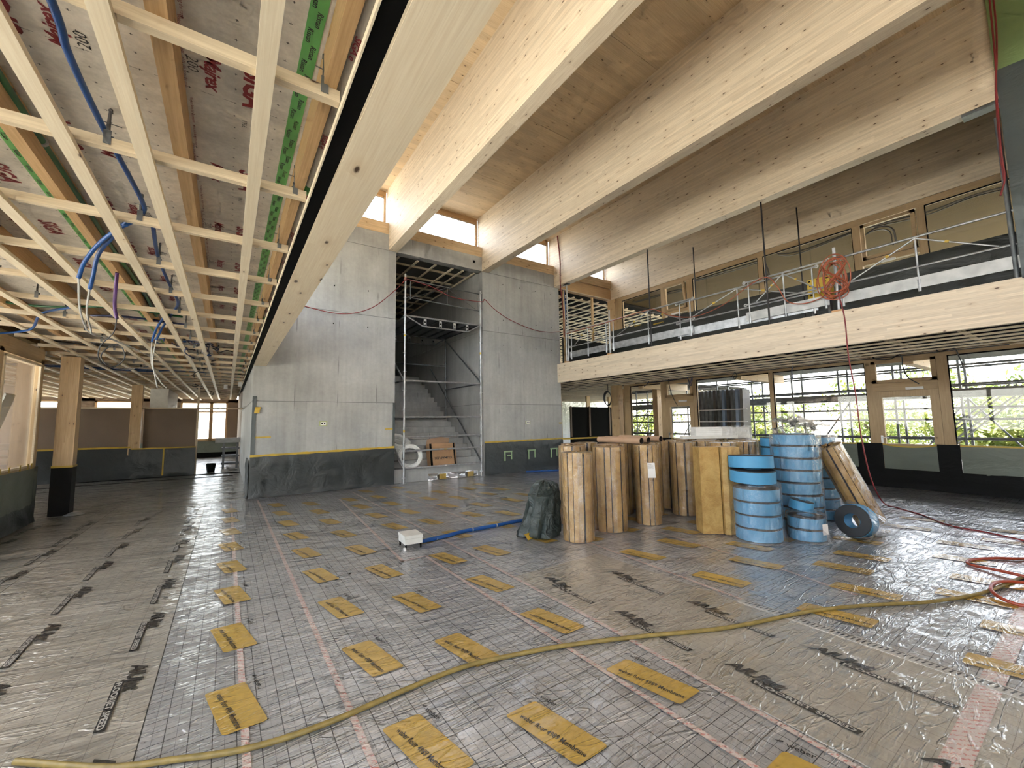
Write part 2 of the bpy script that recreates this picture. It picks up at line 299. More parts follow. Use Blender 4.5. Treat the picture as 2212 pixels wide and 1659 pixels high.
# ------------------------------------------------------------------ mesh helper
class MB:
    def __init__(s): s.v = []; s.f = []; s.mi = []; s.cur = 0
    def add(s, vs, fs):
        o = len(s.v); s.v += [tuple(p) for p in vs]; s.f += [tuple(i + o for i in f) for f in fs]; s.mi += [s.cur]*len(fs); return s
    def box(s, x0, x1, y0, y1, z0, z1):
        return s.add([(x0,y0,z0),(x1,y0,z0),(x1,y1,z0),(x0,y1,z0),(x0,y0,z1),(x1,y0,z1),(x1,y1,z1),(x0,y1,z1)],
                     [(3,2,1,0),(4,5,6,7),(0,1,5,4),(1,2,6,5),(2,3,7,6),(3,0,4,7)])
    def obox(s, a, b, w, h, up=(0, 0, 1)):      # box from a to b, w sideways, h upwards
        a, b = Vector(a), Vector(b); d = (b - a).normalized(); u = Vector(up)
        if abs(d.dot(u)) > 0.98: u = Vector((0, 1, 0))
        sd = d.cross(u).normalized(); u = sd.cross(d); p = []
        for q in (a, b):
            for i, j in ((-1,-1),(1,-1),(1,1),(-1,1)): p.append(q + sd*(w/2*i) + u*(h/2*j))
        return s.add(p, [(3,2,1,0),(4,5,6,7),(0,1,5,4),(1,2,6,5),(2,3,7,6),(3,0,4,7)])
    def quad(s, *p): return s.add(p, [tuple(range(len(p)))])
    def tube(s, pts, r, n=8, cap=True):
        pts = [Vector(p) for p in pts]; rings = []; u = None
        for i, p in enumerate(pts):
            d = (pts[min(i+1, len(pts)-1)] - pts[max(i-1, 0)])
            d = d.normalized() if d.length > 1e-9 else Vector((0, 0, 1))
            if u is None: u = d.orthogonal().normalized()
            else:
                u = u - d*u.dot(d); u = u.normalized() if u.length > 1e-6 else d.orthogonal().normalized()
            w = d.cross(u); rr = r[i] if isinstance(r, (list, tuple)) else r
            rings.append([p + (u*math.cos(t*2*math.pi/n) + w*math.sin(t*2*math.pi/n))*rr for t in range(n)])
        vs = [q for g in rings for q in g]; fs = []
        for i in range(len(pts)-1):
            for t in range(n): fs.append((i*n+t, i*n+(t+1) % n, (i+1)*n+(t+1) % n, (i+1)*n+t))
        if cap: fs.append(tuple(range(n-1, -1, -1))); fs.append(tuple((len(pts)-1)*n+t for t in range(n)))
        return s.add(vs, fs)
    def lathe(s, prof, n=24, c=(0, 0, 0), closed=False):    # prof: (radius, z)
        vs = []; fs = []; m = len(prof)
        for t in range(n):
            a = 2*math.pi*t/n
            for r, z in prof: vs.append((c[0]+r*math.cos(a), c[1]+r*math.sin(a), c[2]+z))
        for t in range(n):
            for i in range(m if closed else m-1):
                j = (i+1) % m; fs.append((t*m+i, ((t+1) % n)*m+i, ((t+1) % n)*m+j, t*m+j))
        return s.add(vs, fs)
    def disc(s, c, r, n=12, nrm=(0, 0, 1)):
        nr = Vector(nrm); u = nr.orthogonal().normalized(); w = nr.cross(u); c = Vector(c)
        return s.add([c + (u*math.cos(2*math.pi*t/n) + w*math.sin(2*math.pi*t/n))*r for t in range(n)], [tuple(range(n))])
    def mesh(s, name, mats, smooth=False, shift=None):
        me = bpy.data.meshes.new(name)
        vs = s.v if shift is None else [(p[0]-shift[0], p[1]-shift[1], p[2]-shift[2]) for p in s.v]
        me.from_pydata(vs, [], s.f)
        for m in (mats if isinstance(mats, list) else [mats]): me.materials.append(MAT[m] if isinstance(m, str) else m)
        if any(s.mi): me.polygons.foreach_set('material_index', s.mi)
        if smooth:
            me.polygons.foreach_set('use_smooth', [True]*len(me.polygons))
            try: me.set_sharp_from_angle(angle=R(38))
            except Exception: pass
        me.update(); return me
    def build(s, name, mats, parent=None, smooth=False, world=True, **kw):
        sh = wloc(parent) if (parent is not None and world) else None
        return link(name, s.mesh(name, mats, smooth, sh), parent, **kw)

def wloc(o):
    v = Vector((0, 0, 0))
    while o is not None: v += o.location; o = o.parent
    return v
def props(o, label=None, category=None, group=None, kind=None):
    if label: o['label'] = label
    if category: o['category'] = category
    if group: o['group'] = group
    if kind: o['kind'] = kind
    return o
def link(name, me, parent=None, loc=None, rot=None, **kw):
    o = bpy.data.objects.new(name, me); C.objects.link(o)
    if parent is not None: o.parent = parent
    if loc is not None: o.location = loc
    if rot is not None: o.rotation_euler = rot
    return props(o, **kw)
def thing(name, label, cat, loc=(0, 0, 0), rot=None, group=None):
    return link(name, None, None, loc, rot, label=label, category=cat, group=group)
def struct(name): return link(name, None, None, kind='structure')
def bx(*a):
    m = MB()
    for b in (a if isinstance(a[0], (tuple, list)) else [a]): m.box(*b)
    return m
def tb(pts, r, n=8): return MB().tube(pts, r, n)
def copy_tree(o, parent=None):
    c = o.copy(); C.objects.link(c); c.parent = parent
    for ch in [q for q in o.children]: copy_tree(ch, c)
    return c
def curve_pts(ctrl, n=8):        # Catmull-Rom through the points
    P = [Vector(p) for p in ctrl]; P = [P[0]*2-P[1]] + P + [P[-1]*2-P[-2]]; out = []
    for i in range(1, len(P)-2):
        for k in range(n):
            t = k/n; a, b, c, d = P[i-1], P[i], P[i+1], P[i+2]
            out.append(0.5*((2*b) + (c-a)*t + (2*a-5*b+4*c-d)*t*t + (3*b-a-3*c+d)*t**3))
    out.append(P[-2]); return out
_tx = {}
def text_mesh(s, size=1.0, bold=0.0, shear=0.0, spacing=1.0, mat='print_black'):
    k = (s, size, bold, shear, spacing, mat)
    if k in _tx: return _tx[k]
    cu = bpy.data.curves.new('lettering', 'FONT'); cu.body = s; cu.size = size; cu.offset = bold; cu.shear = shear; cu.space_character = spacing
    cu.resolution_u = 2; ob = bpy.data.objects.new('lettering', cu); C.objects.link(ob)
    dg = bpy.context.evaluated_depsgraph_get(); me = bpy.data.meshes.new_from_object(ob.evaluated_get(dg))
    bpy.data.objects.remove(ob); bpy.data.curves.remove(cu); me.materials.clear(); me.materials.append(MAT[mat]); me.name = 'lettering'
    _tx[k] = me; return me
def joined(name, items, mat):    # [(mesh, matrix)] -> one mesh
    m = MB()
    for me, mt in items: m.add([mt @ v.co for v in me.vertices], [tuple(p.vertices) for p in me.polygons])
    return m.mesh(name, mat)
def sheet(name, o, u, v, nu, nv, amp, mat, parent=None, nrm=None, seed=0.0, hem=0.0, fn=None, smooth=True, thick=0.0, **kw):
    o, u, v = Vector(o), Vector(u), Vector(v); nr = Vector(nrm) if nrm is not None else u.cross(v).normalized(); m = MB(); vs = []; fs = []
    for j in range(nv+1):
        for i in range(nu+1):
            p = o + u*(i/nu) + v*(j/nv)
            a, b = (u.length*i/nu), (v.length*j/nv)
            h = noise.fractal(Vector((a*1.6 + b*1.1 + seed, b*1.3 - a*0.5, seed)), 0.8, 2.0, 4)
            edge = min(1, (nv-j)/2.0)
            p = p + nr*(abs(h)*amp*edge + 0.004)
            if hem and j == 0: p = p + nr*hem*(0.5+abs(h))
            if fn: p = fn(p, i/nu, j/nv)
            vs.append(p)
    for j in range(nv):
        for i in range(nu): k = j*(nu+1)+i; fs.append((k, k+1, k+nu+2, k+nu+1))
    m.add(vs, fs); return m.build(name, mat, parent, smooth, kw.pop('world', True), **kw)
# ================================================================== structure
def in_view(p, m=60):
    q = Vector(p) - Vector((0, 0, 1.55)); d = q.dot(fw)
    if d < 0.2: return False
    X = 1106 + 890.68*q.dot(rt2)/d; Y = 829.5 - 890.68*q.dot(up2)/d
    return -m < X < 2212+m and -m < Y < 1659+m

# ---- floor slab and its membranes
floor = bx((-2.9, 22.0, -4.5, 10.5, -0.3, -0.004), (-10, 22, 10.5, 27, -0.3, -0.004)).build('floor', 'conc_dark'); floor['kind'] = 'structure'
def strip(x0, x1, y0, y1, z, mat):
    return bx(x0, x1, y0, y1, z-0.003, z).build('membrane_sheet', mat, floor)
xe = [-0.30, 0.60, 1.97, 3.25, 4.55, 5.85, 7.15, 8.45, 9.75, 11.05, 12.16]
for a, b in zip(xe, xe[1:]): strip(a+0.002, b-0.002, -4.3, 10.6 if b < 9.4 else 24, 0.0, 'mem_grid')
for a, b in ((-1.72, -0.304), (-2.66, -1.724)): strip(a, b, -4.3, 16.6, 0.0, 'mem_plain')
for a, b in ((-4.1, -2.664), (-5.6, -4.104), (-9.5, -5.604)): strip(a, b, 10.5, 16.6, 0.0, 'mem_plain')
for a, b in ((-9.5, -6), (-5.99, -3), (-2.99, 0.4)): strip(a, b, 16.61, 26, 0.0, 'mem_plain')
strip(-0.30, 0.42, 10.6, 16.6, 0.0005, 'mem_plain')
patch = strip(2.41, 3.64, -0.2, 3.55, 0.003, 'mem_plain'); props(patch, label='plain beige membrane sheet laid over the gridded ones')
def ftape(pts, w=0.035, z=0.0048, mat='mem_tape', name='joint_tape'):
    m = MB(); pts = [Vector((*p, z)) for p in pts]
    for a, b in zip(pts, pts[1:]):
        d = (b-a).normalized(); s = Vector((-d.y, d.x, 0))*w/2; m.quad(a-s, b-s, b+s, a+s)
    return m.build(name, mat, floor)
for p in ([(0.12, 10.1), (0.135, 2.4), (0.14, -1)], [(0.58, 10.3), (0.61, 2.6), (0.615, -1)], [(1.985, 9.3), (1.69, 4.67)], [(1.97, 4.70), (1.985, 2.4), (2.02, -1)],
          [(1.66, 4.69), (1.99, 4.70)], [(2.42, 10.1), (2.425, 4.0), (2.42, 2.3), (2.36, 0.8), (2.35, -1)], [(3.2, 10.4), (3.22, 5.2)], [(4.42, 10.2), (4.36, 3.9)],
          [(3.88, 4.1), (3.72, 2.1), (3.68, 1.7)], [(5.02, 4.0), (4.74, 2.0), (4.58, 1.4)], [(5.6, 10.2), (5.66, 5)], [(6.9, 10.3), (6.9, 5)], [(2.0, 7.4), (3.5, 7.42)], [(8.2, 10.3), (8.1, 7)]): ftape(p)
ftape([(2.3, 0.535), (5.6, 0.53)], 0.10)
hm = MB()
for k in range(60):
    y = 1.9 - k*0.03; hm.quad((3.655, y, 0.0062), (3.70, y-0.012, 0.0062), (3.70, y-0.022, 0.0062), (3.655, y-0.010, 0.0062))
hm.quad((3.705, 1.92, 0.0062), (3.712, 1.92, 0.0062), (3.712, 0.1, 0.0062), (3.705, 0.1, 0.0062))
hm.build('hatched_edge_print', 'mem_blk', floor)
bx(3.63, 3.73, -0.2, 1.95, 0.003, 0.0055).build('edge_strip', 'mem_white', floor)

# yellow printed patches with their lettering
def rounded_par(w, l, sk, r=0.025):
    c = [(0, 0), (w, 0), (w+sk, -l), (sk, -l)]; out = []
    for i in range(4):
        p, a, b = Vector(c[i]), Vector(c[i-1]), Vector(c[(i+1) % 4])
        p1 = p + (a-p).normalized()*r; p2 = p + (b-p).normalized()*r
        for t in (0, .25, .5, .75, 1): out.append((1-t)**2*p1 + 2*t*(1-t)*p + t*t*p2)
    return out[::-1]
par = rounded_par(0.20, 0.46, 0.09)
me_par = MB().add([(p.x, p.y, 0) for p in par], [tuple(range(len(par)))]).mesh('printed_patch', 'mem_yel')
t1 = text_mesh('weber floor 4989 Membrane', 0.043, 0.0006, 0, 1.0, 'mem_blk')
t2 = text_mesh('weber', 0.045, 0.0008, 0, 1.0, 'mem_blk')
wid1 = max(v.co.x for v in t1.vertices); wid2 = max(v.co.x for v in t2.vertices)
a_ = math.atan2(-0.46, 0.12)
def flm(x, y, ang, sx=1, sy=1): return Matrix.Translation((x, y, 0.0008)) @ Matrix.Rotation(ang, 4, 'Z') @ Matrix.Diagonal((sx, sy, 1, 1))
arrow = MB().add([(0, 0, 0), (0.035, 0.02, 0), (0.035, 0.008, 0), (0.02, 0, 0)], [(0, 1, 2, 3)]).mesh('mark', 'mem_blk')
me_let = joined('lettering', [(t1, flm(0.055, -0.055, math.atan2(-0.42, 0.10), 0.40/wid1, 1.05)),
    (t2, flm(0.235, 0.005, R(-78), 0.115/wid2, 0.95)), (arrow, flm(0.235, 0.055, R(-78)))], 'mem_blk')
cols = [(-0.05, 3.12), (0.705, 3.165), (1.27, 1.957), (2.0, 1.93), (2.555, 3.72), (3.33, 3.77), (3.86, 1.60), (4.60, 1.62), (5.15, 1.95), (5.75, 1.96), (6.45, 2.2), (7.2, 2.3), (7.75, 2.0), (8.5, 2.0)]
for cx, cy_ in cols:
    for k in range(-3, 9):
        y = cy_ + 0.925*k
        if not in_view((cx+0.1, y-0.2, 0), 120) or y > 10.3: continue
        if 2.2 < cx < 3.6 and y < 4.3: continue
        if cx > 5.6 and y > 6: continue
        lb = link('printed_patch', me_par, floor, (cx, y, 0.0062))
        if y < 7.0: link('lettering', me_let, lb, (0, 0, 0.0008))
# plain sheet logo with a boxed line under it
ta = text_mesh('AlUjet', 0.1, 0.004, 0.35, 0.95, 'mem_blk'); wa = max(v.co.x for v in ta.vertices); ha = max(v.co.y for v in ta.vertices)
tf = text_mesh('FLOORJET SPEED', 0.1, 0.0025, 0.0, 1.0, 'mem_white'); wf = max(v.co.x for v in tf.vertices); hf = max(v.co.y for v in tf.vertices)
me_logo = joined('sheet_logo', [(ta, flm(-0.01, -0.004, 0, 0.34/wa, 0.084/ha))], 'mem_blk')
bxm = MB().add([(0.17, -0.058, 0), (0.68, -0.058, 0), (0.69, -0.012, 0), (0.18, -0.012, 0)], [(0, 1, 2, 3)]).mesh('logo_bar', 'mem_blk')
me_bar = joined('logo_bar_lettering', [(tf, flm(0.185, -0.050, 0, 0.485/wf, 0.030/hf))], 'mem_white')
logos = [(2.655, 1.52+0.905*k) for k in (-1, 0, 1, 2)] + [(3.29, 1.285+0.9*k) for k in (-1, 0, 1, 2)]
for k in range(0, 9): logos.append((-0.445, 2.82+0.93*k))
for k in range(0, 8): logos.append((-1.10, 3.05+0.93*k))
for k in range(2, 8): logos.append((-1.80, 3.2+0.93*k))
for k in range(3, 8): logos.append((-2.45, 3.4+0.93*k))
for x, y in logos:
    if not in_view((x, y-0.3, 0), 200): continue
    l = link('sheet_logo', me_logo, floor, (x, y, 0.0062), (0, 0, R(-90)))
    b = link('logo_bar', bxm, l, (0, 0, 0.0004)); link('logo_bar_lettering', me_bar, l, (0, 0, 0.0008))

# ---- back concrete wall with the stair opening (cast lifts are its panels)
def lifts(root, boxes, mat='conc'):
    for (x0, x1, y0, y1, zs) in boxes:
        for a, b in zip(zs, zs[1:]): bx(x0, x1, y0, y1, a, b-0.012).build('concrete_lift', mat, root)
        bx(x0+0.01, x1-0.01, y0+0.012, y1-0.01, zs[0], zs[-1]).build('joint_core', 'conc_dark', root)
wb_ = struct('wall_back')
lifts(wb_, [(0.42, 3.57, 10.60, 10.85, [0, 2.10, 4.33, 6.17]), (6.25, 9.32, 10.60, 10.85, [0, 2.11, 4.33, 6.17])])
bx((0.42, 3.36, 10.60, 10.85, 6.17, 6.61), (3.61, 6.235, 10.60, 10.85, 6.17, 6.61), (6.485, 9.12, 10.60, 10.85, 6.17, 6.61)).build('top_band', 'conc', wb_)
wl = struct('wall_left_core'); lifts(wl, [(0.42, 0.67, 10.86, 18.5, [0, 2.10, 3.4])])
bx(3.32, 3.57, 10.86, 19.0, 0, 6.62).build('wall_stair_left', 'conc')['kind'] = 'structure'
ws = struct('wall_stair_right'); lifts(ws, [(6.25, 6.5, 10.86, 19.0, [0, 2.11, 4.33, 6.62])])
bx(3.3, 6.5, 19.0, 19.2, 0, 6.62).build('wall_stair_back', 'conc')['kind'] = 'structure'
bx(9.07, 9.32, 10.86, 19.0, 0, 6.62).build('wall_core_right', 'conc')['kind'] = 'structure'
# tie holes of the formwork
th = MB()
for x in (2.03, 2.85, 7.0, 7.65, 8.3, 8.95):
    for z in ((4.0, 4.95) if x < 3.5 else (3.95, 4.75, 5.9)): th.tube([(x, 10.597, z + (0.03 if x < 3.5 else -0.02)), (x, 10.612, z)], 0.013 if z < 5.5 else 0.011, 10)
th.build('tie_holes', 'black', wb_)
bx(5.93, 5.99, 10.592, 10.602, 6.37, 6.45).build('wall_recess', 'black', wb_)
# corner protection boards and tape on the wall
cp = thing('corner_guard', 'narrow slate grey guard strip on the left corner of the concrete wall', 'guard', (0.46, 10.58, 0.9))
bx(0.425, 0.50, 10.578, 10.598, 0.9, 2.2).build('guard_strip', 'slate_film', cp)
sheet('yellow_rag', (0.46, 10.56, 1.82), (0.10, 0, 0), (0.02, 0.0, 0.14), 5, 6, 0.03, 'ytape', cp, seed=3)
cp = thing('corner_guard', 'narrow slate grey guard strip on the wall edge left of the stair', 'guard', (3.54, 10.58, 0.9))
bx(3.52, 3.575, 10.578, 10.598, 0.95, 2.1).build('guard_strip', 'slate_film', cp)
for nm, x0, x1, z, lb in (('wall_tape', 0.44, 0.80, 1.30, 'short yellow tape near the left corner of the concrete wall'), ('wall_tape', 3.33, 3.58, 1.42, 'short yellow tape beside the stair opening'),
                      ('wall_tape', 9.19, 9.32, 1.50, 'tiny yellow tape at the right end of the concrete wall')):
    bx(x0, x1, 10.592, 10.599, z-0.018, z+0.018).build(nm, 'ytape', None, label=lb, category='tape')

# ---- dark protective film along the foot of the concrete walls, with yellow tape on top
def wall_film(name, label, x0, x1, z0, z1, y, mat='black_film', tape=True, seed=0.0, amp=0.035):
    t = thing(name, label, 'protective film', (x0, y, 0))
    def fn(p, a, b):
        return Vector((p.x, p.y, 0.01 + (p.z-0.01)*(z0 + (z1-z0)*a)/max(z0, z1)))
    n = int((x1-x0)/0.07)
    sheet('film', (x0, y, 0.01), (x1-x0, 0, 0), (0, 0, max(z0, z1)-0.01), n, 16, amp, mat, t, seed=seed, hem=0.03, fn=fn)
    if tape:
        m = MB(); k = 14
        for i in range(k):
            xa, xb = x0+(x1-x0)*i/k, x0+(x1-x0)*(i+1)/k; za, zb = z0+(z1-z0)*i/k, z0+(z1-z0)*(i+1)/k; j = 0.006*math.sin(i*2.1)
            m.add([(xa, y-0.012, za-0.025+j), (xb, y-0.012, zb-0.025-j), (xb, y-0.012, zb+0.022+j), (xa, y-0.012, za+0.022)], [(0, 1, 2, 3)])
        m.build('edge_tape', 'ytape', t)
    return t
wall_film('wall_film', 'dark film with yellow top tape on the concrete wall left of the stair', 0.42, 3.57, 0.90, 0.955, 10.585, seed=1.0)
f2 = wall_film('wall_film', 'dark film with green tape marks on the concrete wall right of the stair', 6.27, 9.34, 0.965, 0.985, 10.585, seed=5.0)
for x, k in ((6.93, 1), (7.83, 2), (8.75, 0)):      # pale green taped brackets
    m = MB(); z = 0.62
    m.box(x-0.02, x+0.30, 10.535, 10.54, z+0.02, z+0.06); m.box(x, x+0.05, 10.535, 10.54, z-0.24, z+0.02); m.box(x+0.25, x+0.29, 10.535, 10.54, z-0.20, z+0.02)
    if k == 1: m.box(x+0.10, x+0.25, 10.535, 10.54, z-0.10, z-0.06)
    m.build('taped_bracket', flat('pale_green_tape', (0.30, 0.42, 0.22)), f2)
f3 = thing('wall_film', 'dark crumpled film on the return of the concrete wall at the passage', 'protective film', (0.41, 10.6, 0))
sheet('film', (0.412, 12.2, 0.01), (0, -1.6, 0), (0, 0, 0.78), 20, 10, 0.04, 'black_film', f3, nrm=(-1, 0, 0), seed=9, hem=0.03)

# ---- roof: beams, ceiling panels, ledge, clerestory windows
BX = [(3.365, 3.605), (6.239, 6.48), (9.127, 9.367), (12.0, 12.24)]
ords = ['first roof beam right of the header, above the stair opening', 'second roof beam, ending at the right edge of the stair opening', 'third roof beam, standing over the gallery railing', 'rightmost roof beam, along the top of the gallery windows']
for (a, b), lb in zip(BX, ords):
    y0 = -4.0 if a < 9 else (0.4 if a < 12 else -4.0)
    bx(a, b, y0 if a != 9.127 else 0.50, 10.86, 6.17, 7.95).build('roof_beam', 'beam', None, label='pale laminated spruce ' + lb, category='beam', group='roof beams')
if True:
    bx(9.13, 12.2, -4.0, 0.40, 3.45, 7.94).build('wall_front_core', 'conc')['kind'] = 'structure'
ceil = struct('ceiling_hall')
ys = [-4.8, -2.53, -0.26, 1.97, 4.21, 6.50, 8.76, 10.95]
for a, b in zip(ys, ys[1:]): bx(0.42, 12.5, a+0.003, b-0.003, 7.94, 8.08).build('ceiling_panel', 'clt', ceil)
bx(0.4, 12.6, -4.8, 11.0, 8.085, 8.3).build('roof_deck', 'conc_dark', ceil)
bays = [(0.42, 3.36), (3.61, 6.235), (6.485, 9.122), (9.372, 11.995)]
for i, (a, b) in enumerate(bays):
    w = struct('window_%d' % (i+1))
    bx(a, b, 10.60, 10.90, 6.612, 6.92).build('sill_beam', 'beam_x', w)
    f = MB(); y0, y1 = 10.87, 10.95
    f.box(a, b, y0, y1, 7.80, 7.94); f.box(a, b, y0, y1, 6.92, 7.03); f.box(a, a+0.07, y0, y1, 7.03, 7.80); f.box(b-0.055, b, y0, y1, 7.03, 7.80)
    f.box(a+0.07, b-0.055, y0+0.02, y1, 7.77, 7.80)
    f.build('window_frame', 'frame_x', w)
    bx(a+0.07, b-0.055, 10.905, 10.913, 7.03, 7.77).build('pane', 'glass', w)
    g = MB(); g.box(a+0.07, b-0.055, 10.890, 10.899, 7.755, 7.762); g.box(b-0.066, b-0.060, 10.89, 10.899, 7.03, 7.76); g.build('gasket', 'black', w)
# front end of the hall, behind the camera: unseen wall, its glazing added for fill light
wf_ = struct('wall_front')
bx((0.42, 12.2, -4.25, -4.0, 0.0, 6.0), (0.42, 12.2, -4.25, -4.0, 7.7, 7.95), (-2.9, 0.42, -4.25, -4.0, 2.87, 3.3)).build('spandrel', 'beam_x', wf_)
for x in [-2.7, 0.42, 3.4, 6.3, 9.2, 12.05]: bx(x-0.1, x+0.1, -4.25, -4.0, 0 if x < 0 else 6.0, 7.7 if x > 0 else 3).build('mullion', 'post', wf_)
bx((-2.7, 0.42, -4.14, -4.13, 0.0, 2.9), (0.42, 12.05, -4.14, -4.13, 6.0, 7.7)).build('pane', 'glass', wf_)

# ---- header over the left edge of the hall
hd = thing('header_beam', 'long smooth pale timber header with large knots, ending on the concrete wall', 'beam', (0.54, 10.6, 2.87))
bx(0.424, 0.656, -4.0, 10.6, 2.87, 3.9).build('timber', 'header', hd)
bx(0.416, 0.4235, -4.0, 10.6, 2.872, 2.90).build('edge_lath', 'bat_y', hd)
bx(0.345, 0.4155, -4.0, 18.4, 2.874, 2.90).build('black_joint_strip', 'jointstrip', hd)
bx(0.337, 0.3445, -4.0, 18.4, 2.868, 2.90).build('edge_lath', 'bat_y', hd)
wlu = struct('wall_left_upper')  # unseen glazed band added to light the roof beams from the left
bx((0.45, 0.64, -4.0, 10.6, 3.9, 4.3), (0.45, 0.64, -4.0, 10.6, 5.5, 7.95)).build('spandrel', 'beam', wlu)
for k in range(7): bx(0.45, 0.64, -4.0+2.4*k, -3.88+2.4*k, 4.3, 5.5).build('mullion', 'post', wlu)
bx(0.53, 0.54, -4.0, 10.6, 4.3, 5.5).build('pane', 'glass', wlu)

# ---- left low ceiling: membrane, upper battens, cross battens, long battens
cl = struct('ceiling_left')
bx((-9.2, 0.42, 10.5, 26.0, 3.12, 3.14), (-2.75, 0.45, -4.0, 10.5, 3.12, 3.14)).build('roof_membrane', 'roofmem', cl)
bx((-9.2, 0.42, 10.5, 26.0, 3.15, 3.45), (-2.75, 0.45, -4.0, 10.5, 3.15, 3.45)).build('slab_above', 'offwhite', cl)
for x, w in ((0.296, 0.050), (-0.255, 0.062), (-0.90, 0.055), (-1.53, 0.06), (-2.15, 0.06)):
    bx(x-w/2, x+w/2, -4.0, 26.0, 2.953, 3.118).build('upper_batten', 'bat_u', cl)
for x in (-2.8, -3.45, -4.1, -4.75, -5.4, -6.05, -6.7, -7.35, -8.0, -8.65): bx(x-0.03, x+0.03, 10.5, 26.0, 2.953, 3.118).build('upper_batten', 'bat_u', cl)
yk = 1.755
for k in range(-4, 27):
    y = yk + 0.905*k; x0 = -2.62 if y < 10.4 else -9.1
    for xa, xb in ((x0, 0.335),): bx(xa, xb, y-0.019, y+0.019, 2.90, 2.952).build('cross_batten', 'bat_x', cl)
for x, y0, y1 in ((0.065, -4, 24.7), (-0.39, -4, 25.3), (-0.675, -4, 25.4), (-1.145, -4, 25.8), (-1.45, -4, 25.7), (-1.875, -4, 25.4), (-2.29, 3.0, 25.4), (-2.56, 10.6, 25.4), (-2.87, 10.6, 25.6),
                  (-3.33, 10.6, 25.4), (-3.78, 10.6, 25.4), (-4.2, 10.6, 25.4), (-4.65, 10.6, 25.4), (-5.1, 10.6, 25.4), (-5.55, 10.6, 25.4), (-6.0, 10.6, 25.4), (-6.5, 10.6, 25.4), (-7.0, 10.6, 25.4), (-7.6, 10.6, 25.4), (-8.2, 10.6, 25.4)):
    bx(x-0.031, x+0.031, y0, y1, 2.872, 2.90).build('long_batten', 'bat_y', cl)
# green tapes and prints on the membrane
tp = text_mesh('Rissan', 0.03, 0.0006, 0.3, 1.0, 'print_black')
cm = lambda x, y, z=3.1185, fl=1: Matrix(((0, 1*fl, 0, x), (1*fl, 0, 0, y), (0, 0, -1, z), (0, 0, 0, 1)))
for x, w in ((0.222, 0.062), (-1.035, 0.065)):
    bx(x-w/2, x+w/2, -1, 17, 3.1175, 3.1199).build('green_tape', 'gtape', cl)
    it = [(tp, cm(x-0.022+0.022*(k % 2), -0.2+0.085*k, 3.117)) for k in range(100)]
    link('tape_lettering', joined('tape_lettering', it, 'print_black'), cl)
tM = text_mesh('Majrex', 0.085, 0.002, 0.3, 0.9, 'print_red'); tS = text_mesh('SIGA', 0.13, 0.004, 0.15, 0.95, 'print_red')
t20 = text_mesh('200', 0.06, -0.0006, 0.1, 1.0, 'print_black'); t66 = text_mesh('1966', 0.03, 0, 0, 1.0, 'print_black')
tno = text_mesh('Weisse Seite zur Raumseite    white side facing the room', 0.018, 0, 0, 1.0, 'print_red')
red, blk = [], []
for k in range(-2, 14):
    y = 2.04 + 0.875*k
    red += [(tM, cm(-0.145, y)), (tS, cm(0.0, y-0.01)), (tno, cm(-0.212, y-0.55)), (tno, cm(-0.224, y-0.15))]; blk += [(t20, cm(-0.208, y+0.05)), (t66, cm(0.0, y+0.37))]
    y2 = 2.34 + 0.84*k
    red += [(tM, cm(-0.60, y2, fl=-1)), (tS, cm(-0.735, y2, fl=-1))]; blk += [(t20, cm(-0.53, y2-0.05, fl=-1))]
    y3 = 2.75 + 0.86*k
    red += [(tM, cm(-1.40, y3)), (tS, cm(-1.24, y3-0.02))]
link('membrane_lettering', joined('membrane_lettering', red, 'print_red'), cl); link('membrane_numbers', joined('membrane_numbers', blk, 'print_black'), cl)
# hangers: bent steel straps that hold the cross battens
hb = MB(); hb.obox((0, 0.022, 0.035), (0, 0.022, -0.02), 0.03, 0.003, (0, 1, 0)); hb.tube([(0, 0.0, 0.0), (0, -0.01, 0.07), (0, 0.0, 0.15)], [0.007, 0.009, 0.006], 6)
hb.obox((0, -0.022, -0.03), (0, -0.022, 0.04), 0.028, 0.003, (0, 1, 0)); hb.tube([(0, -0.005, 0.15), (0, 0.012, 0.165), (0, 0.02, 0.15)], 0.008, 6)
hb.tube([(-0.035, 0.0, 0.09), (0.045, 0.004, 0.085)], 0.0022, 4)
me_h = hb.mesh('hanger', 'steel_dk')
for k in range(-1, 14):
    y = yk + 0.905*k
    for x in (0.275, -0.535, -1.70):
        if in_view((x, y, 2.95)): link('hanger', me_h, cl, (x, y-0.002, 2.945))
ft = thing('fleece_tube', 'pale fleece wrapped tube printed red, tucked beside the header', 'tube', (0.385, 4, 3.04))
m = MB(); m.tube([(0.350+0.002*math.sin(i*1.3), -1+i*0.5, 2.992+0.002*math.cos(i*2)) for i in range(36)], 0.0255, 12); m.build('tube', 'fleece_tube', ft, True)
for y in (1.1, 2.62, 4.5, 6.2): tb([(0.350, y, 2.992), (0.350, y+0.12, 2.992)], 0.0285, 12).build('tape_wrap', 'gtape', ft, True)
itm = []
for k in range(12):
    y = 1.45 + 0.62*k; itm.append((text_mesh('SIGA e', 0.045, 0.001, 0.1, 0.9, 'print_red'), Matrix(((0, .7, .0, 0.330), (1, 0, 0, y), (0, -.25, -1, 2.9655), (0, 0, 0, 1)))))
tbm = joined('tube_lettering', itm, 'print_red'); o = link('tube_lettering', tbm, ft, kind='stuff'); o.location = -ft.location

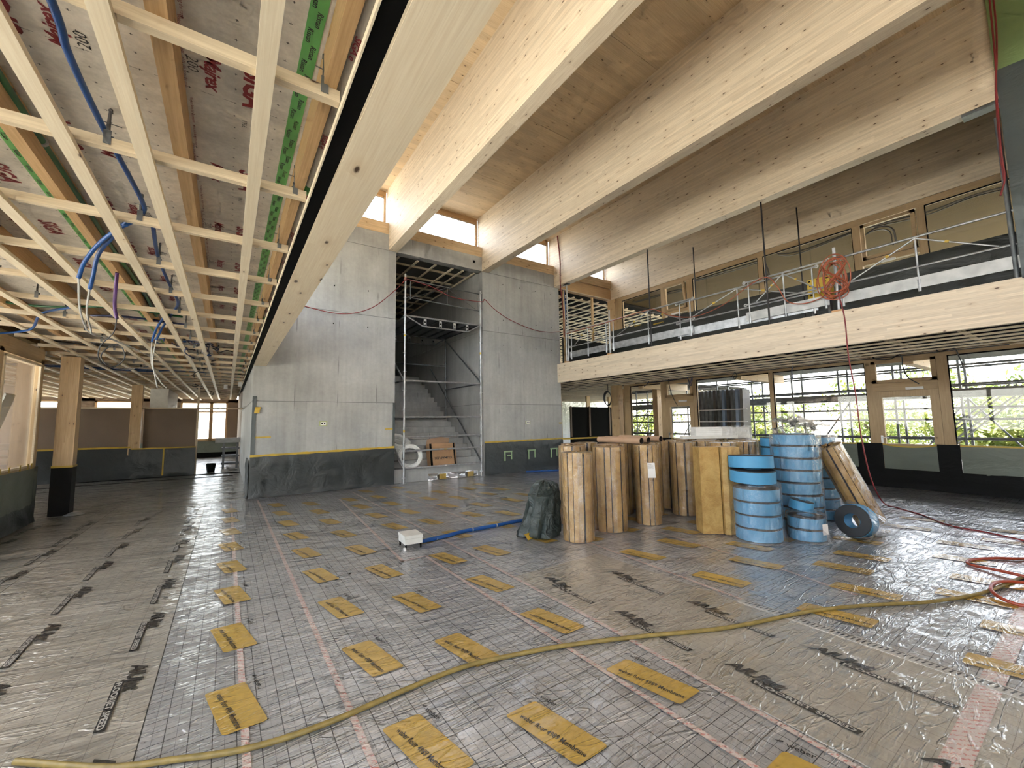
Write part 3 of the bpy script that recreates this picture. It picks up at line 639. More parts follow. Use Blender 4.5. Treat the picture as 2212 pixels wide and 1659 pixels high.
# ---- left glazed partition (its plane is x = -2.65) and the big post at its end
wleft = struct('wall_left')
fz = lambda *b: bx(*b)
for y in (10.33, 8.75, 6.9, 5.0, 3.0, 1.0, -1.0, -3.0): bx(-2.73, -2.65, y-0.06, y+0.06, 0, 2.72).build('mullion', 'frame_z', wleft)
bx(-2.73, -2.65, -4.0, 10.38, 2.66, 2.9).build('head_rail', 'frame_y', wleft); bx(-2.73, -2.65, -4.0, 10.38, 0.80, 0.93).build('sill_rail', 'frame_y', wleft)
bx(-2.70, -2.68, -4.0, 10.38, 0, 0.8).build('sill_panel', 'brown_board', wleft)
w = struct('window_5'); bx(-2.697, -2.689, -4.0, 10.3, 0.93, 2.66).build('pane', 'glass', w)
bx((-2.665, -2.640, 8.83, 10.26, 2.60, 2.64), (-2.665, -2.640, 8.83, 10.26, 0.93, 0.96), (-2.665, -2.640, 8.83, 8.87, 0.93, 2.62), (-2.665, -2.640, 10.21, 10.26, 0.93, 2.62)).build('glazing_bead', 'bat_x', w)
gf = thing('partition_film', 'grey green translucent film on the glazed partition at the left edge', 'protective film', (-2.63, 9, 0))
sheet('film', (-2.635, 6.5, 0.30), (0, 3.85, 0), (0, 0, 0.60), 40, 10, 0.02, 'green_film', gf, nrm=(1, 0, 0), seed=4)
sheet('hem', (-2.63, 6.5, 0.005), (0, 3.85, 0), (0, 0, 0.31), 40, 5, 0.03, 'black_film', gf, nrm=(1, 0, 0), seed=6, hem=0.02)
sheet('end_wrap', (-2.63, 10.25, 0.005), (0, 0.16, 0), (0, 0, 0.92), 3, 10, 0.02, 'black_film', gf, nrm=(1, 0, 0), seed=7, hem=0.02)
for y in (9.0, 9.3, 9.7, 10.0, 10.15): bx(-2.642, -2.638, y, y+0.05, 0.90, 0.99).build('tape_tab', 'ytape', gf)
bx((-2.9, -2.66, 8.2, 10.5, 2.84, 2.9),).build('cover_sheet', 'alu', wleft)
pt = thing('timber_post', 'thick knotty timber post near the left edge, foot wrapped in dark film', 'post', (-2.43, 10.92, 0))
bx(-2.555, -2.30, 10.80, 11.05, 0.005, 2.87).build('timber', 'post', pt)
bx(-2.562, -2.293, 10.793, 11.057, 0.0, 0.86).build('foot_film', 'black_film_dull', pt); bx(-2.566, -2.289, 10.789, 11.061, 0.85, 0.885).build('edge_tape', 'ytape', pt)
m = MB(); m.lathe([(0.0, 0.05), (0.05, 0.045), (0.12, 0.012), (0.15, 0.0)], 9, (-2.22, 10.78, 0.003)); m.build('film_scrap', 'steel', pt)

# ---- passage beyond: low partition, posts, far wall with windows
lp = struct('wall_partition')
for x0, x1 in ((-4.4, -2.50), (-2.16, -0.86)): bx(x0, x1, 17.20, 17.26, 0.9, 2.13).build('board', 'brown_board', lp)
bx(-4.4, -2.5, 17.21, 17.25, 0.0, 0.95).build('board', 'brown_board', lp); bx(-2.16, -0.86, 17.21, 17.25, 0, 0.95).build('board', 'brown_board', lp)
bx(-5.0, 0.42, 17.18, 17.26, 2.13, 2.175).build('top_rail', 'bat_x', lp)
bx(-0.86, -0.80, 17.18, 17.26, 0, 2.9).build('stud', 'bat_x', lp)
p2 = thing('timber_post', 'slimmer timber post standing between the two brown boards', 'post', (-2.33, 17.2, 0))
bx(-2.48, -2.22, 17.08, 17.28, 0.0, 2.87).build('timber', 'post', p2)
f4 = thing('wall_film', 'black film with a yellow tape strip below the brown boards', 'protective film', (-3, 17.1, 0))
sheet('film', (-4.4, 17.10, 0.01), (2.0, 0, 0), (0, 0, 0.93), 24, 12, 0.04, 'black_film', f4, seed=11, hem=0.03)
sheet('film', (-2.45, 17.04, 0.01), (1.62, 0, 0), (0, 0, 0.90), 22, 12, 0.05, 'black_film', f4, seed=13, hem=0.03)
[bx(*b).build('edge_tape', 'ytape', f4) for b in ((-4.4, -2.42, 17.07, 17.08, 0.93, 0.98), (-2.4, -0.83, 17.02, 17.03, 0.88, 0.92), (-1.64, -1.60, 16.96, 16.965, 0.05, 0.9))]
for x0, x1, z in ((-2.20, -0.5, 2.85),): bx(-2.20, -1.72, 18.4, 21.5, 2.15, 2.87).build('duct_box', 'offwhite', lp)
far = struct('wall_far')
bx((-9.2, 0.42, 26.0, 26.2, 0, 0.84), (-9.2, -6.75, 26, 26.2, 0.84, 2.9), (-5.6, -4.98, 26, 26.2, 0.84, 2.9), (-3.6, -1.95, 26, 26.2, 0.84, 2.9), (-0.03, 0.45, 26, 26.2, 0.84, 2.9), (-9.2, 0.42, 26.0, 26.2, 2.78, 2.95)).build('brown_wall', 'brown_board', far)
bx(-9.2, 0.42, 25.95, 26.0, 0.1, 0.80).build('apron', 'green_film', far); bx(-9.2, 0.42, 25.93, 26.0, 0.0, 0.25).build('skirting', 'black', far)
for i, (a, b) in enumerate(((-6.75, -5.6), (-4.98, -3.6), (-1.95, -0.70), (-0.72, -0.03))):
    w = struct('window_%d' % (i+6)); m = MB()
    m.box(a, a+0.08, 26.0, 26.1, 0.84, 2.8); m.box(b-0.08, b, 26.0, 26.1, 0.84, 2.8); m.box(a, b, 26.0, 26.1, 0.84, 0.95); m.box(a, b, 26.0, 26.1, 2.72, 2.8); m.box(a, b, 26.0, 26.1, 2.26, 2.32)
    m.build('window_frame', 'frame_x', w); bx(a, b, 26.05, 26.06, 0.95, 2.72).build('pane', 'glass', w)
wfl = struct('wall_far_left'); bx((-9.4, -9.2, 10.5, 26.2, 0, 0.7), (-9.4, -9.2, 10.5, 26.2, 2.75, 3.3)).build('spandrel', 'brown_board', wfl)  # out of view; glazing added to brighten the left rooms
for y in (10.6, 13.7, 16.8, 19.9, 23, 26.1): bx(-9.4, -9.2, y-0.1, y+0.1, 0.7, 2.75).build('mullion', 'post', wfl)
bx(-9.31, -9.30, 10.5, 26.2, 0.7, 2.75).build('pane', 'glass', wfl)
bx(-9.3, -2.75, 10.42, 10.5, 0, 3.3).build('wall_return', 'brown_board')['kind'] = 'structure'
bx(0.42, 3.3, 18.5, 26.2, 0, 3.4).build('wall_block', 'brown_board')['kind'] = 'structure'
bx((-8, 0.2, 15.9, 15.93, 0.0, 0.012), (-3.5, 0.4, 16.85, 16.9, 0, 0.02)).build('floor_joint', 'black', floor)
# ---- gallery on the right: edge beam, slab, ceiling under it
gb = bx(9.166, 9.25, -4.0, 10.585, 2.854, 3.488).build('gallery_beam', 'beam', None, label='long pale laminated gallery edge beam carrying the railing', category='beam')
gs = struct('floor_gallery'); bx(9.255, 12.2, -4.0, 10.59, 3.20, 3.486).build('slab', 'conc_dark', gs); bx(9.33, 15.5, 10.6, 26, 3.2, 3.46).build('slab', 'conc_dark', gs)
cr = struct('ceiling_right')
bx((9.26, 12.2, -4.0, 10.6, 3.10, 3.13), (9.33, 22, 10.6, 26, 3.10, 3.13)).build('roof_membrane', 'jointstrip', cr)
for i in range(7):
    x = 9.36 + 0.47*i
    if x < 12.19: bx(x-0.035, x+0.035, -4.0, 24.0, 2.872, 2.90).build('long_batten', 'bat_y', cr)
for i in range(24): bx(12.45+0.4*i-0.04, 12.45+0.4*i+0.04, 10.7, 24.0, 2.872, 2.90).build('long_batten', 'bat_y', cr)
for k in range(-4, 24):
    y = 1.3+0.905*k; bx(9.26 if y < 10.6 else 9.34, 12.18 if y < 10.6 else 21.8, y-0.02, y+0.02, 2.90, 2.952).build('cross_batten', 'bat_x', cr)
# upper ceiling beyond the back wall line, seen under the fourth clerestory, and the one over the stair
cu_ = struct('ceiling_gallery_back')
bx(9.33, 22, 10.9, 26, 6.28, 6.32).build('dark_deck', 'jointstrip', cu_)
for i in range(28): bx(9.5+0.42*i-0.035, 9.5+0.42*i+0.035, 10.9, 25, 6.08, 6.11).build('long_batten', 'bat_y', cu_)
for k in range(15): bx(9.34, 21.5, 11.2+0.9*k-0.025, 11.2+0.9*k+0.025, 6.11, 6.165).build('cross_batten', 'bat_x', cu_)
cs = struct('ceiling_stair')
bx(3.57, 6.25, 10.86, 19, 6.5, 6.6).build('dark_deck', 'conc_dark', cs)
for x in (3.75, 4.3, 4.85, 5.4, 5.75, 6.15): bx(x-0.03, x+0.03, 10.9, 18.9, 6.17, 6.20).build('long_batten', 'bat_y', cs)
for k in range(9): bx(3.58, 6.24, 11.5+0.9*k-0.025, 11.5+0.9*k+0.025, 6.20, 6.26).build('cross_batten', 'bat_x', cs)
lb = bx(9.372, 11.995, 10.62, 10.85, 6.19, 6.575).build('lintel_beam', 'frame_x', None, label='brown timber lintel under the fourth clerestory window', category='beam')
bx(9.372, 11.995, 10.60, 10.64, 6.165, 6.188).build('trim_1', 'bat_x')['kind'] = 'structure'

# ---- timber posts in the window walls
for z0, z1, lab in ((0.005, 2.87, 'square timber post below the gallery beside the ground floor windows'), (3.465, 6.17, 'square timber post on the gallery under the rightmost roof beam')):
    t = thing('timber_post', lab, 'post', (12.1, 10.6, z0)); bx(12.0, 12.24, 10.43, 10.80, z0, z1).build('timber', 'post', t)
    if z0 < 1: bx(11.99, 12.25, 10.42, 10.81, 0.0, 0.95).build('foot_film', 'black_film_dull', t)
for x, y, lab in ((9.62, 10.68, 'thin timber stud rising beside the third roof beam end'), (11.1, 10.75, 'thin timber stud halfway along the gallery back opening')):
    bx(x-0.04, x+0.04, y-0.03, y+0.03, 3.465, 6.16).build('timber_stud', 'post', None, label=lab, category='stud')

# ---- ground floor window wall, plane x = 12.2
gl = struct('wall_right')
bx(12.16, 12.26, -4.0, 10.30, 2.80, 2.95).build('head_rail', 'frame_y', gl)
def upright(y0, y1, z1=2.80, z0=0.0, root=None, x0=12.16, x1=12.28): bx(x0, x1, y0, y1, z0, z1).build('mullion', 'frame_z', root or gl)
for a, b in ((10.03, 10.30), (8.52, 8.71), (7.42, 7.52), (5.18, 5.27), (3.08, 3.20), (1.86, 2.02), (-0.6, -0.5), (-2.5, -2.4)): upright(a, b)
bx(12.18, 12.27, -4.0, 10.03, 0.86, 0.95).build('sill_rail', 'frame_y', gl)
for n, (a, b) in enumerate(((8.71, 10.03), (5.27, 7.42), (3.20, 5.18), (-0.5, 1.86), (-2.4, -0.6))):
    w = struct('window_%d' % (n+10)); bx(12.214, 12.222, a, b, 0.95, 2.80).build('pane', 'glass', w)
    bx((12.19, 12.205, a, b, 2.775, 2.80), (12.19, 12.205, a, a+0.02, 0.95, 2.8), (12.19, 12.205, b-0.02, b, 0.95, 2.8)).build('gasket', 'jointstrip', w)
def door(n, a, b, hside, tr_open):
    d = struct('door_%d' % n); x0 = 12.15
    bx(x0, x0+0.10, a, b, 2.12, 2.30).build('transom', 'frame_y', d)
    t = MB(); y0, y1, z0, z1 = a+0.002, b-0.002, 2.302, 2.798     # tilting light above the door
    t.box(x0-0.02, x0+0.06, y0, y1, z0, z0+0.07); t.box(x0-0.02, x0+0.06, y0, y1, z1-0.06, z1); t.box(x0-0.02, x0+0.06, y0, y0+0.08, z0, z1); t.box(x0-0.02, x0+0.06, y1-0.08, y1, z0, z1)
    t.build('transom_sash', 'frame_y', d); bx(x0+0.02, x0+0.028, y0+0.08, y1-0.08, z0+0.07, z1-0.06).build('pane', 'glass', d)
    m = MB(); m.box(x0, x0+0.09, a+0.002, a+0.14, 0.02, 2.118); m.box(x0, x0+0.09, b-0.14, b-0.002, 0.02, 2.118); m.box(x0, x0+0.09, a+0.14, b-0.14, 1.98, 2.118); m.box(x0, x0+0.09, a+0.14, b-0.14, 0.02, 0.16)
    m.build('leaf_frame', 'frame_z', d); bx(x0+0.04, x0+0.048, a+0.14, b-0.14, 0.16, 1.98).build('pane', 'glass', d)
    hy = (b-0.085) if hside > 0 else (a+0.085)
    m = MB(); m.obox((x0-0.008, hy, 1.13), (x0-0.008, hy, 0.93), 0.012, 0.04, (0, 1, 0)); m.tube([(x0-0.01, hy, 1.09), (x0-0.05, hy, 1.09), (x0-0.055, hy-hside*0.02, 1.09), (x0-0.055, hy-hside*0.13, 1.085)], 0.009, 8)
    m.build('door_handle', 'chrome', d, True)
    bx(x0-0.04, x0, a+0.22, a+0.50, 2.125, 2.18).build('door_closer', 'white', d)
    return d
bx(12.17, 12.27, -4.0, 10.30, 0.0, 0.12).build('base_light_stop', 'black', gl)  # solid base added to stop daylight leaking under the film hem
door(1, 7.52, 8.52, 1, 0); door(2, 2.02, 3.08, 1, 0)
# film on the lower part of the window wall
lf = thing('window_wall_film', 'black and grey green film over the foot of the ground floor windows', 'protective film', (12.1, 5, 0))
sheet('hem', (12.12, 10.3, 0.005), (0, -14.0, 0), (0, 0, 0.40), 120, 6, 0.04, 'black_film_dull', lf, nrm=(-1, 0, 0), seed=21, hem=0.04)
for a, b in ((10.35, 10.02), (8.76, 8.35), (7.65, 7.30), (5.35, 5.10), (3.45, 2.99), (2.13, 1.80), (-0.35, -0.7)):
    sheet('post_wrap', (12.115, a, 0.3), (0, b-a, 0), (0, 0, 0.66), 3, 8, 0.01, 'black_film_dull', lf, nrm=(-1, 0, 0), seed=a)
for a, b in ((10.02, 8.76), (8.35, 7.65), (7.30, 5.35), (5.10, 3.45), (2.99, 2.13), (1.80, -0.35), (-0.7, -3.8)):
    sag = 0.05 if abs(a-2.99) < .01 else 0
    sheet('pane_film', (12.125, a, 0.385), (0, b-a, 0), (0, 0, 0.56), int((a-b)/0.06)+1, 8, 0.006, 'green_film', lf, nrm=(-1, 0, 0), seed=a, fn=lambda p, i, j, s=sag: Vector((p.x, p.y, p.z - s*4*i*(1-i)*j)))
    m = MB(); k = 12
    for i in range(k):
        ya, yb = a+(b-a)*i/k, a+(b-a)*(i+1)/k; s = lambda q: -sag*4*q*(1-q)
        m.add([(12.112, ya, 0.925+s(i/k)), (12.112, yb, 0.925+s((i+1)/k)), (12.112, yb, 0.955+s((i+1)/k)), (12.112, ya, 0.955+s(i/k))], [(0, 1, 2, 3)])
    m.build('edge_tape', 'ytape', lf)
bt = thing('barrier_tape', 'long yellow tape stretched from the concrete wall to the window post', 'tape', (9.35, 10.6, 0.96))
MB().obox((9.33, 10.58, 0.965), (12.1, 10.40, 0.965), 0.004, 0.05).build('tape', 'ytape', bt)

# ---- upper window wall, plane x = 12.1
ug = struct('wall_gallery'); X0, X1 = 12.02, 12.14
bx(X0, X1, 0.40, 10.43, 6.02, 6.17).build('head_rail', 'frame_y', ug); bx(X0, X1, 0.4, 10.43, 4.66, 4.76).build('sill_rail', 'frame_y', ug); bx(X0, X1, 0.4, 10.43, 3.46, 4.66).build('sill_panel', 'frame_y', ug)
for a, b in ((10.12, 10.43), (8.27, 8.43), (7.26, 7.46), (5.15, 5.28), (3.02, 3.16), (1.92, 2.05)): bx(X0, X1, a, b, 4.76, 6.02).build('mullion', 'frame_z', ug)
for n, (a, b) in enumerate(((8.43, 10.12), (5.28, 7.26), (3.16, 5.15), (0.4, 1.92))):
    w = struct('window_%d' % (n+15)); bx(12.07, 12.078, a, b, 4.76, 6.02).build('pane', 'glass', w)
    bx((12.03, 12.06, a, b, 6.0, 6.02), (12.03, 12.06, a, a+0.015, 4.76, 6.02), (12.03, 12.06, b-0.015, b, 4.76, 6.02)).build('gasket', 'jointstrip', w)
for n, (a, b, tilt) in enumerate(((7.46, 8.27, 0.10), (2.05, 3.02, 0.0))):
    w = struct('window_%d' % (n+19)); z0, z1 = 5.16, 6.0
    m = MB(); T = lambda x, z: x - tilt*(z-z0)/(z1-z0)
    for (ya, yb, za, zb) in ((a+.02, b-.02, z0, z0+.07), (a+.02, b-.02, z1-.07, z1), (a+.02, a+.09, z0, z1), (b-.09, b-.02, z0, z1)):
        m.add([(T(X0-.03, za), ya, za), (T(X0-.03, za), yb, za), (T(X0-.03, zb), yb, zb), (T(X0-.03, zb), ya, zb), (T(X0+.04, za), ya, za), (T(X0+.04, za), yb, za), (T(X0+.04, zb), yb, zb), (T(X0+.04, zb), ya, zb)],
              [(0, 1, 2, 3), (7, 6, 5, 4), (0, 4, 5, 1), (1, 5, 6, 2), (2, 6, 7, 3), (3, 7, 4, 0)])
    m.build('sash', 'frame_y', w); m = MB(); m.quad((T(X0, z0), a+.09, z0+.07), (T(X0, z0), b-.09, z0+.07), (T(X0, z1), b-.09, z1-.07), (T(X0, z1), a+.09, z1-.07)); m.build('pane', 'glass', w)
    bx(X0, X1, a, b, 5.04, 5.15).build('rail', 'frame_y', w); bx(12.07, 12.078, a, b, 4.76, 5.04).build('pane', 'glass', w)
    bx(X0-0.06, X0-0.03, (a+b)/2-0.1, (a+b)/2+0.15, 5.0, 5.05).build('window_operator', 'white', w)
gw = thing('gallery_film', 'dark film hung along the lower half of the gallery windows', 'protective film', (11.9, 5, 3.47))
sheet('film', (11.93, 10.6, 3.47), (0, -10.1, 0), (0, 0, 1.47), 110, 14, 0.05, 'black_film', gw, nrm=(-1, 0, 0), seed=31, hem=0.03)
sheet('film', (9.5, 10.7, 3.47), (2.5, 0, 0), (0, 0, 1.0), 30, 10, 0.04, 'black_film', gw, seed=33)
[bx(*b).build('edge_tape', 'ytape', gw) for b in ((11.91, 11.92, 8.3, 8.7, 4.80, 4.84), (11.91, 11.92, 9.2, 9.5, 4.90, 4.93))]

# ---- right front corner: wall end wrapped in film
cwf = thing('corner_film', 'tall wall end wrapped in slate film below and green film above', 'protective film', (9.16, 0.2, 3.5))
sheet('slate_film', (9.125, 0.57, 3.5), (0, -3.0, 0), (0, 0, 3.15), 30, 30, 0.02, 'slate_film', cwf, nrm=(-1, 0, 0), seed=41)
sheet('green_film', (9.118, 0.575, 6.6), (0, -3.0, 0), (0, 0, 1.32), 30, 12, 0.02, 'green_bright', cwf, nrm=(-1, 0, 0), seed=43, fn=lambda p, i, j: Vector((p.x, p.y, p.z - (1-j)*0.30*i)))
bx(9.13, 12.0, 0.4, 0.57, 3.47, 6.17).build('side_film', 'slate_film', cwf)

# ---- outside: terrace slab, soffit, ground
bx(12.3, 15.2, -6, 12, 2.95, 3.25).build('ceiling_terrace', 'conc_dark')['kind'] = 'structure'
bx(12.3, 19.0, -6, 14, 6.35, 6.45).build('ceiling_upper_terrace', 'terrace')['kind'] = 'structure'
bx(-60, 140, -80, 150, -3.2, -3.0).build('ground', flat('pale_ground', (0.42, 0.42, 0.38), 0.9, obj=False))['kind'] = 'structure'
for y in (2.4, 6.1, 9.6): bx(12.35, 15.15, y, y+0.18, 2.70, 2.948).build('terrace_joist', 'beam_x', None, label='pale timber joist under the terrace soffit, %s window bay' % {2.4: 'outside the second door', 6.1: 'outside the middle', 9.6: 'outside the leftmost'}[y], category='joist', group='terrace joists')
# ================================================================== stair and the scaffold tower in front of it
st = struct('floor_stair')
bx(3.575, 6.245, 10.72, 11.05, 0.0, 0.36).build('concrete_step', 'conc', st)
for k in range(17):
    y = 11.05 + 0.285*k; z = 0.36 + 0.178*(k+1)
    bx(3.575, 6.245, y+0.002, y+0.30, max(0, z-0.36), z).build('concrete_step', 'conc', st)
bx(3.575, 6.245, 15.9, 19, 3.2, 3.46).build('landing', 'conc_dark', st)
t = thing('scaffold_tower', 'galvanised scaffold tower standing in front of the concrete stair', 'scaffold', (4.97, 10.55, 0))
def rosette_post(name, p0, p1, parent, r=0.0242, mat='steel'):
    m = MB(); m.tube([p0, p1], r, 10); z = p0[2]+0.4
    while z < p1[2]-0.05: m.lathe([(0.0, -0.006), (0.055, -0.006), (0.055, 0.006), (0.0, 0.006)], 10, (p0[0], p0[1], z)); z += 0.5
    return m.build(name, mat, parent, True)
XL, XR, YF, YB = 3.80, 6.12, 10.52, 12.93
for x, top in ((XL, 5.58), (XR, 5.5)):
    rosette_post('standard', (x, YF, 0.02), (x, YF, top), t)
    m = MB(); m.box(x-0.07, x+0.07, YF-0.07, YF+0.07, 0.004, 0.012); m.tube([(x, YF, 0.01), (x, YF, 0.3)], 0.018, 8); m.lathe([(0.0, 0.14), (0.06, 0.14), (0.06, 0.165), (0, 0.165)], 4, (x, YF, 0)); m.build('base_jack', 'steel', t, True)
rosette_post('standard', (XR, YB, 1.70), (XR, YB, 4.45), t, mat='steel_dk'); rosette_post('standard', (XL, YB, 1.70), (XL, YB, 4.45), t, mat='steel_dk')
for z in (0.39, 0.84, 1.20, 1.72, 2.69): tb([(XL, YF, z), (XR, YF, z)], 0.0242, 8).build('ledger', 'steel', t, True)
for z in (3.50, 1.72): tb([(XL, YB, z), (XR, YB, z)], 0.024, 8).build('ledger', 'steel_dk', t, True)
for a, b in (((XR, YF, 2.69), (XR, YB, 2.69)), ((XR, YF+0.03, 2.75), (XR, YB, 4.40)), ((XR, YF+0.03, 0.45), (XR, 14.2, 3.55)), ((XL, YF, 2.69), (XL, YB, 2.69)), ((XL-0.03, YF, 2.72), (XL-0.10, 11.6, 3.6)), ((XL-0.02, YF, 0.42), (XL-0.12, 11.2, 1.1))):
    tb([a, b], 0.022, 8).build('brace', 'steel_dk' if a[0] > 5 else 'steel', t, True)
for y, mt in ((YF, 'steel'), (YB, 'steel_dk')):      # truss edges of the deck
    m = MB(); m.tube([(XL, y, 4.44), (XR, y, 4.44)], 0.022, 8); m.tube([(XL+0.05, y, 4.42), (XL+0.50, y, 4.20), (XR-0.42, y, 4.20), (XR-0.05, y, 4.42)], 0.02, 8); m.build('deck_truss', mt, t, True)
    for x in (4.36, 4.82, 5.26, 5.66):
        m = MB(); m.add([(x-0.04, y-0.02, 4.22), (x-0.018, y-0.02, 4.22), (x-0.018, y-0.02, 4.27), (x+0.018, y-0.02, 4.27), (x+0.018, y-0.02, 4.22), (x+0.04, y-0.02, 4.22), (x+0.04, y-0.02, 4.40), (x-0.04, y-0.02, 4.40)], [(0, 1, 2, 3), (0, 3, 6, 7), (3, 4, 5, 6)])
        m.build('web_plate', 'alu' if y < 11 else 'steel_dk', t); MB().disc((x, y-0.022, 4.32), 0.024, 10, (0, -1, 0)).build('plate_hole', 'black', t)
for k in range(7):
    x = XL+0.05+0.325*k; m = MB(); m.box(x, x+0.31, YF+0.03, YB-0.03, 4.455, 4.475); m.box(x, x+0.02, YF+0.03, YB-0.03, 4.42, 4.455); m.box(x+0.29, x+0.31, YF+0.03, YB-0.03, 4.42, 4.455); m.build('deck_plank', 'steel_dk', t)
for z0, z1 in ((4.95, 4.88), (5.44, 5.40)): tb([(XL+0.06, YF, z0), (XR-0.05, YF, z1)], 0.016, 8).build('guard_rail', 'steel_dk', t, True)
for x in (3.94, 5.03, 6.02): tb([(x, YF, 4.9), (x, YF, 5.43)], 0.011, 6).build('guard_upright', 'steel_dk', t, True)
for a, b in (((4.98, YF, 5.38), (3.98, YF, 4.96)), ((5.06, YF, 5.38), (5.95, YF, 4.92))): tb([a, b], 0.006, 5).build('guard_brace', 'steel_dk', t, True)
for x, z in ((XL, 3.9), (XL, 1.35), (XR, 3.6)): MB().lathe([(0.0245, -0.03), (0.026, -0.03), (0.026, 0.03), (0.0245, 0.03)], 10, (x, YF, z)).build('colour_band', 'ytape', t)
bx((4.95, 5.02, YF-0.027, YF-0.020, 0.38, 0.41),).build('rail_sticker', 'paper', t); bx(4.93, 5.02, YF-0.027, YF-0.02, 0.825, 0.855).build('rail_sticker', 'ytape', t)

# cable slung between the tower and the walls
def cable(name, label, pts, r, mat, n=8, group=None, cat='cable', seg=6):
    m = MB(); m.tube(curve_pts(pts, n), r, seg)
    P0 = Vector(pts[0]); t = thing(name, label, cat, P0, group=group); m.build('run', mat, t, True); return t
cb = cable('slung_cable', 'thin red brown cable slung across the concrete walls and tied to the scaffold tower', [(0.9, 10.50, 4.45), (1.39, 10.50, 4.317), (2.214, 10.50, 4.254), (2.9, 10.5, 4.5), (3.471, 10.5, 5.027), (3.80, 10.46, 5.42)], 0.010, 'red')
m = MB(); m.tube(curve_pts([(3.80, 10.46, 5.42), (4.5, 10.46, 5.34), (5.2, 10.46, 5.14), (6.12, 10.47, 5.16), (6.25, 10.47, 5.25), (6.6, 10.50, 5.02), (7.158, 10.5, 4.762), (8.065, 10.5, 4.55), (8.7, 10.5, 4.53), (9.2, 10.4, 4.58)], 8), 0.010, 6); m.build('run', 'red', cb, True)
m = MB(); m.tube([(3.80+0.04*math.cos(i), 10.51+0.04*math.sin(i), 5.40+0.006*i) for i in range(14)], 0.010, 6); m.build('knot', 'orange', cb, True)
# white pipe coils
def coil(name, label, loc, rot, R0, tub, turns, mat, group=None, width=0.12):
    t = thing(name, label, 'pipe coil', loc, rot, group); lay = 3
    for L in range(lay):
        m = MB(); pts = []
        for i in range(turns*20+1): a = 2*math.pi*i/20; pts.append(((R0+L*tub*1.8)*math.cos(a), (R0+L*tub*1.8)*math.sin(a), -width/2+width*i/(turns*20)))
        m.tube(pts, tub, 6); m.build('pipe_layer', mat, t, True, world=False)
    return t
coil('pipe_coil', 'white pipe coil standing upright at the left foot of the stair', (4.10, 10.86, 0.665), (R(82), 0, R(-22)), 0.24, 0.019, 7, 'white', width=0.22)
coil('pipe_coil', 'white pipe coil lying on the steps behind the upright one', (3.92, 11.35, 1.00), (R(35), R(8), 0), 0.24, 0.019, 7, 'white', width=0.26)
# cardboard box leaning on the steps
b = thing('cardboard_box', 'brown cardboard box with black edges, upside down print, on the steps', 'box', (5.06, 10.80, 0.372), (R(-12), 0, 0))
bx(-0.40, 0.41, 0, 0.20, 0, 0.62).build('carton', 'card', b, world=False)
bx((-0.385, -0.32, -0.003, 0, 0, 0.62), (0.34, 0.385, -0.003, 0, 0.0, 0.62)).build('black_band', 'black', b, world=False)
m = MB(); m.add([(-0.40, 0.2, 0.62), (0.30, 0.2, 0.62), (0.33, 0.16, 0.80), (0.05, 0.15, 0.83), (-0.36, 0.16, 0.78), (-0.40, 0.21, 0.62), (0.30, 0.21, 0.62), (0.33, 0.17, 0.80), (0.05, 0.16, 0.83), (-0.36, 0.17, 0.78)], [(0, 1, 2, 3, 4), (9, 8, 7, 6, 5), (1, 6, 7, 2), (2, 7, 8, 3), (3, 8, 9, 4)]); m.build('open_flap', 'tube_card', b, world=False)
tc = text_mesh('CLIMAFLEX', 0.085, 0.002, 0, 1.05); w_ = max(v.co.x for v in tc.vertices)
link('lettering', tc, b, (0.27, -0.004, 0.235), (R(90), R(180), 0)).scale = (0.53/w_, 1, 1)
ts = text_mesh('- - - -   - - -   - -', 0.05, 0.001, 0, 1.0); link('lettering', ts, b, (0.28, -0.004, 0.42), (R(90), R(180), 0)); link('lettering', ts, b, (0.28, -0.004, 0.56), (R(90), R(180), 0))
pb = thing('timber_plank', 'short brown plank lying under the cardboard box on the first step', 'plank', (4.9, 10.8, 0.36)); pb.location = (4.9, 10.75, 0.361)
bx(4.2, 5.6, 10.73, 10.77, 0.361, 0.385).build('board', 'block', pb)
sf = thing('foil_strip', 'crumpled silver foil strip with yellow patches along the plinth', 'foil', (5.4, 10.68, 0))
sheet('foil', (4.55, 10.70, 0.005), (1.55, 0.0, 0), (0, -0.0, 0.17), 40, 6, 0.09, flat('crumpled_foil', (0.6, 0.6, 0.62), 0.25, 0.8), sf, seed=3, hem=0.03)
for x in (4.85, 5.72): bx(x, x+0.2, 10.62, 10.625, 0.02, 0.16).build('yellow_patch', 'mem_yel', sf)

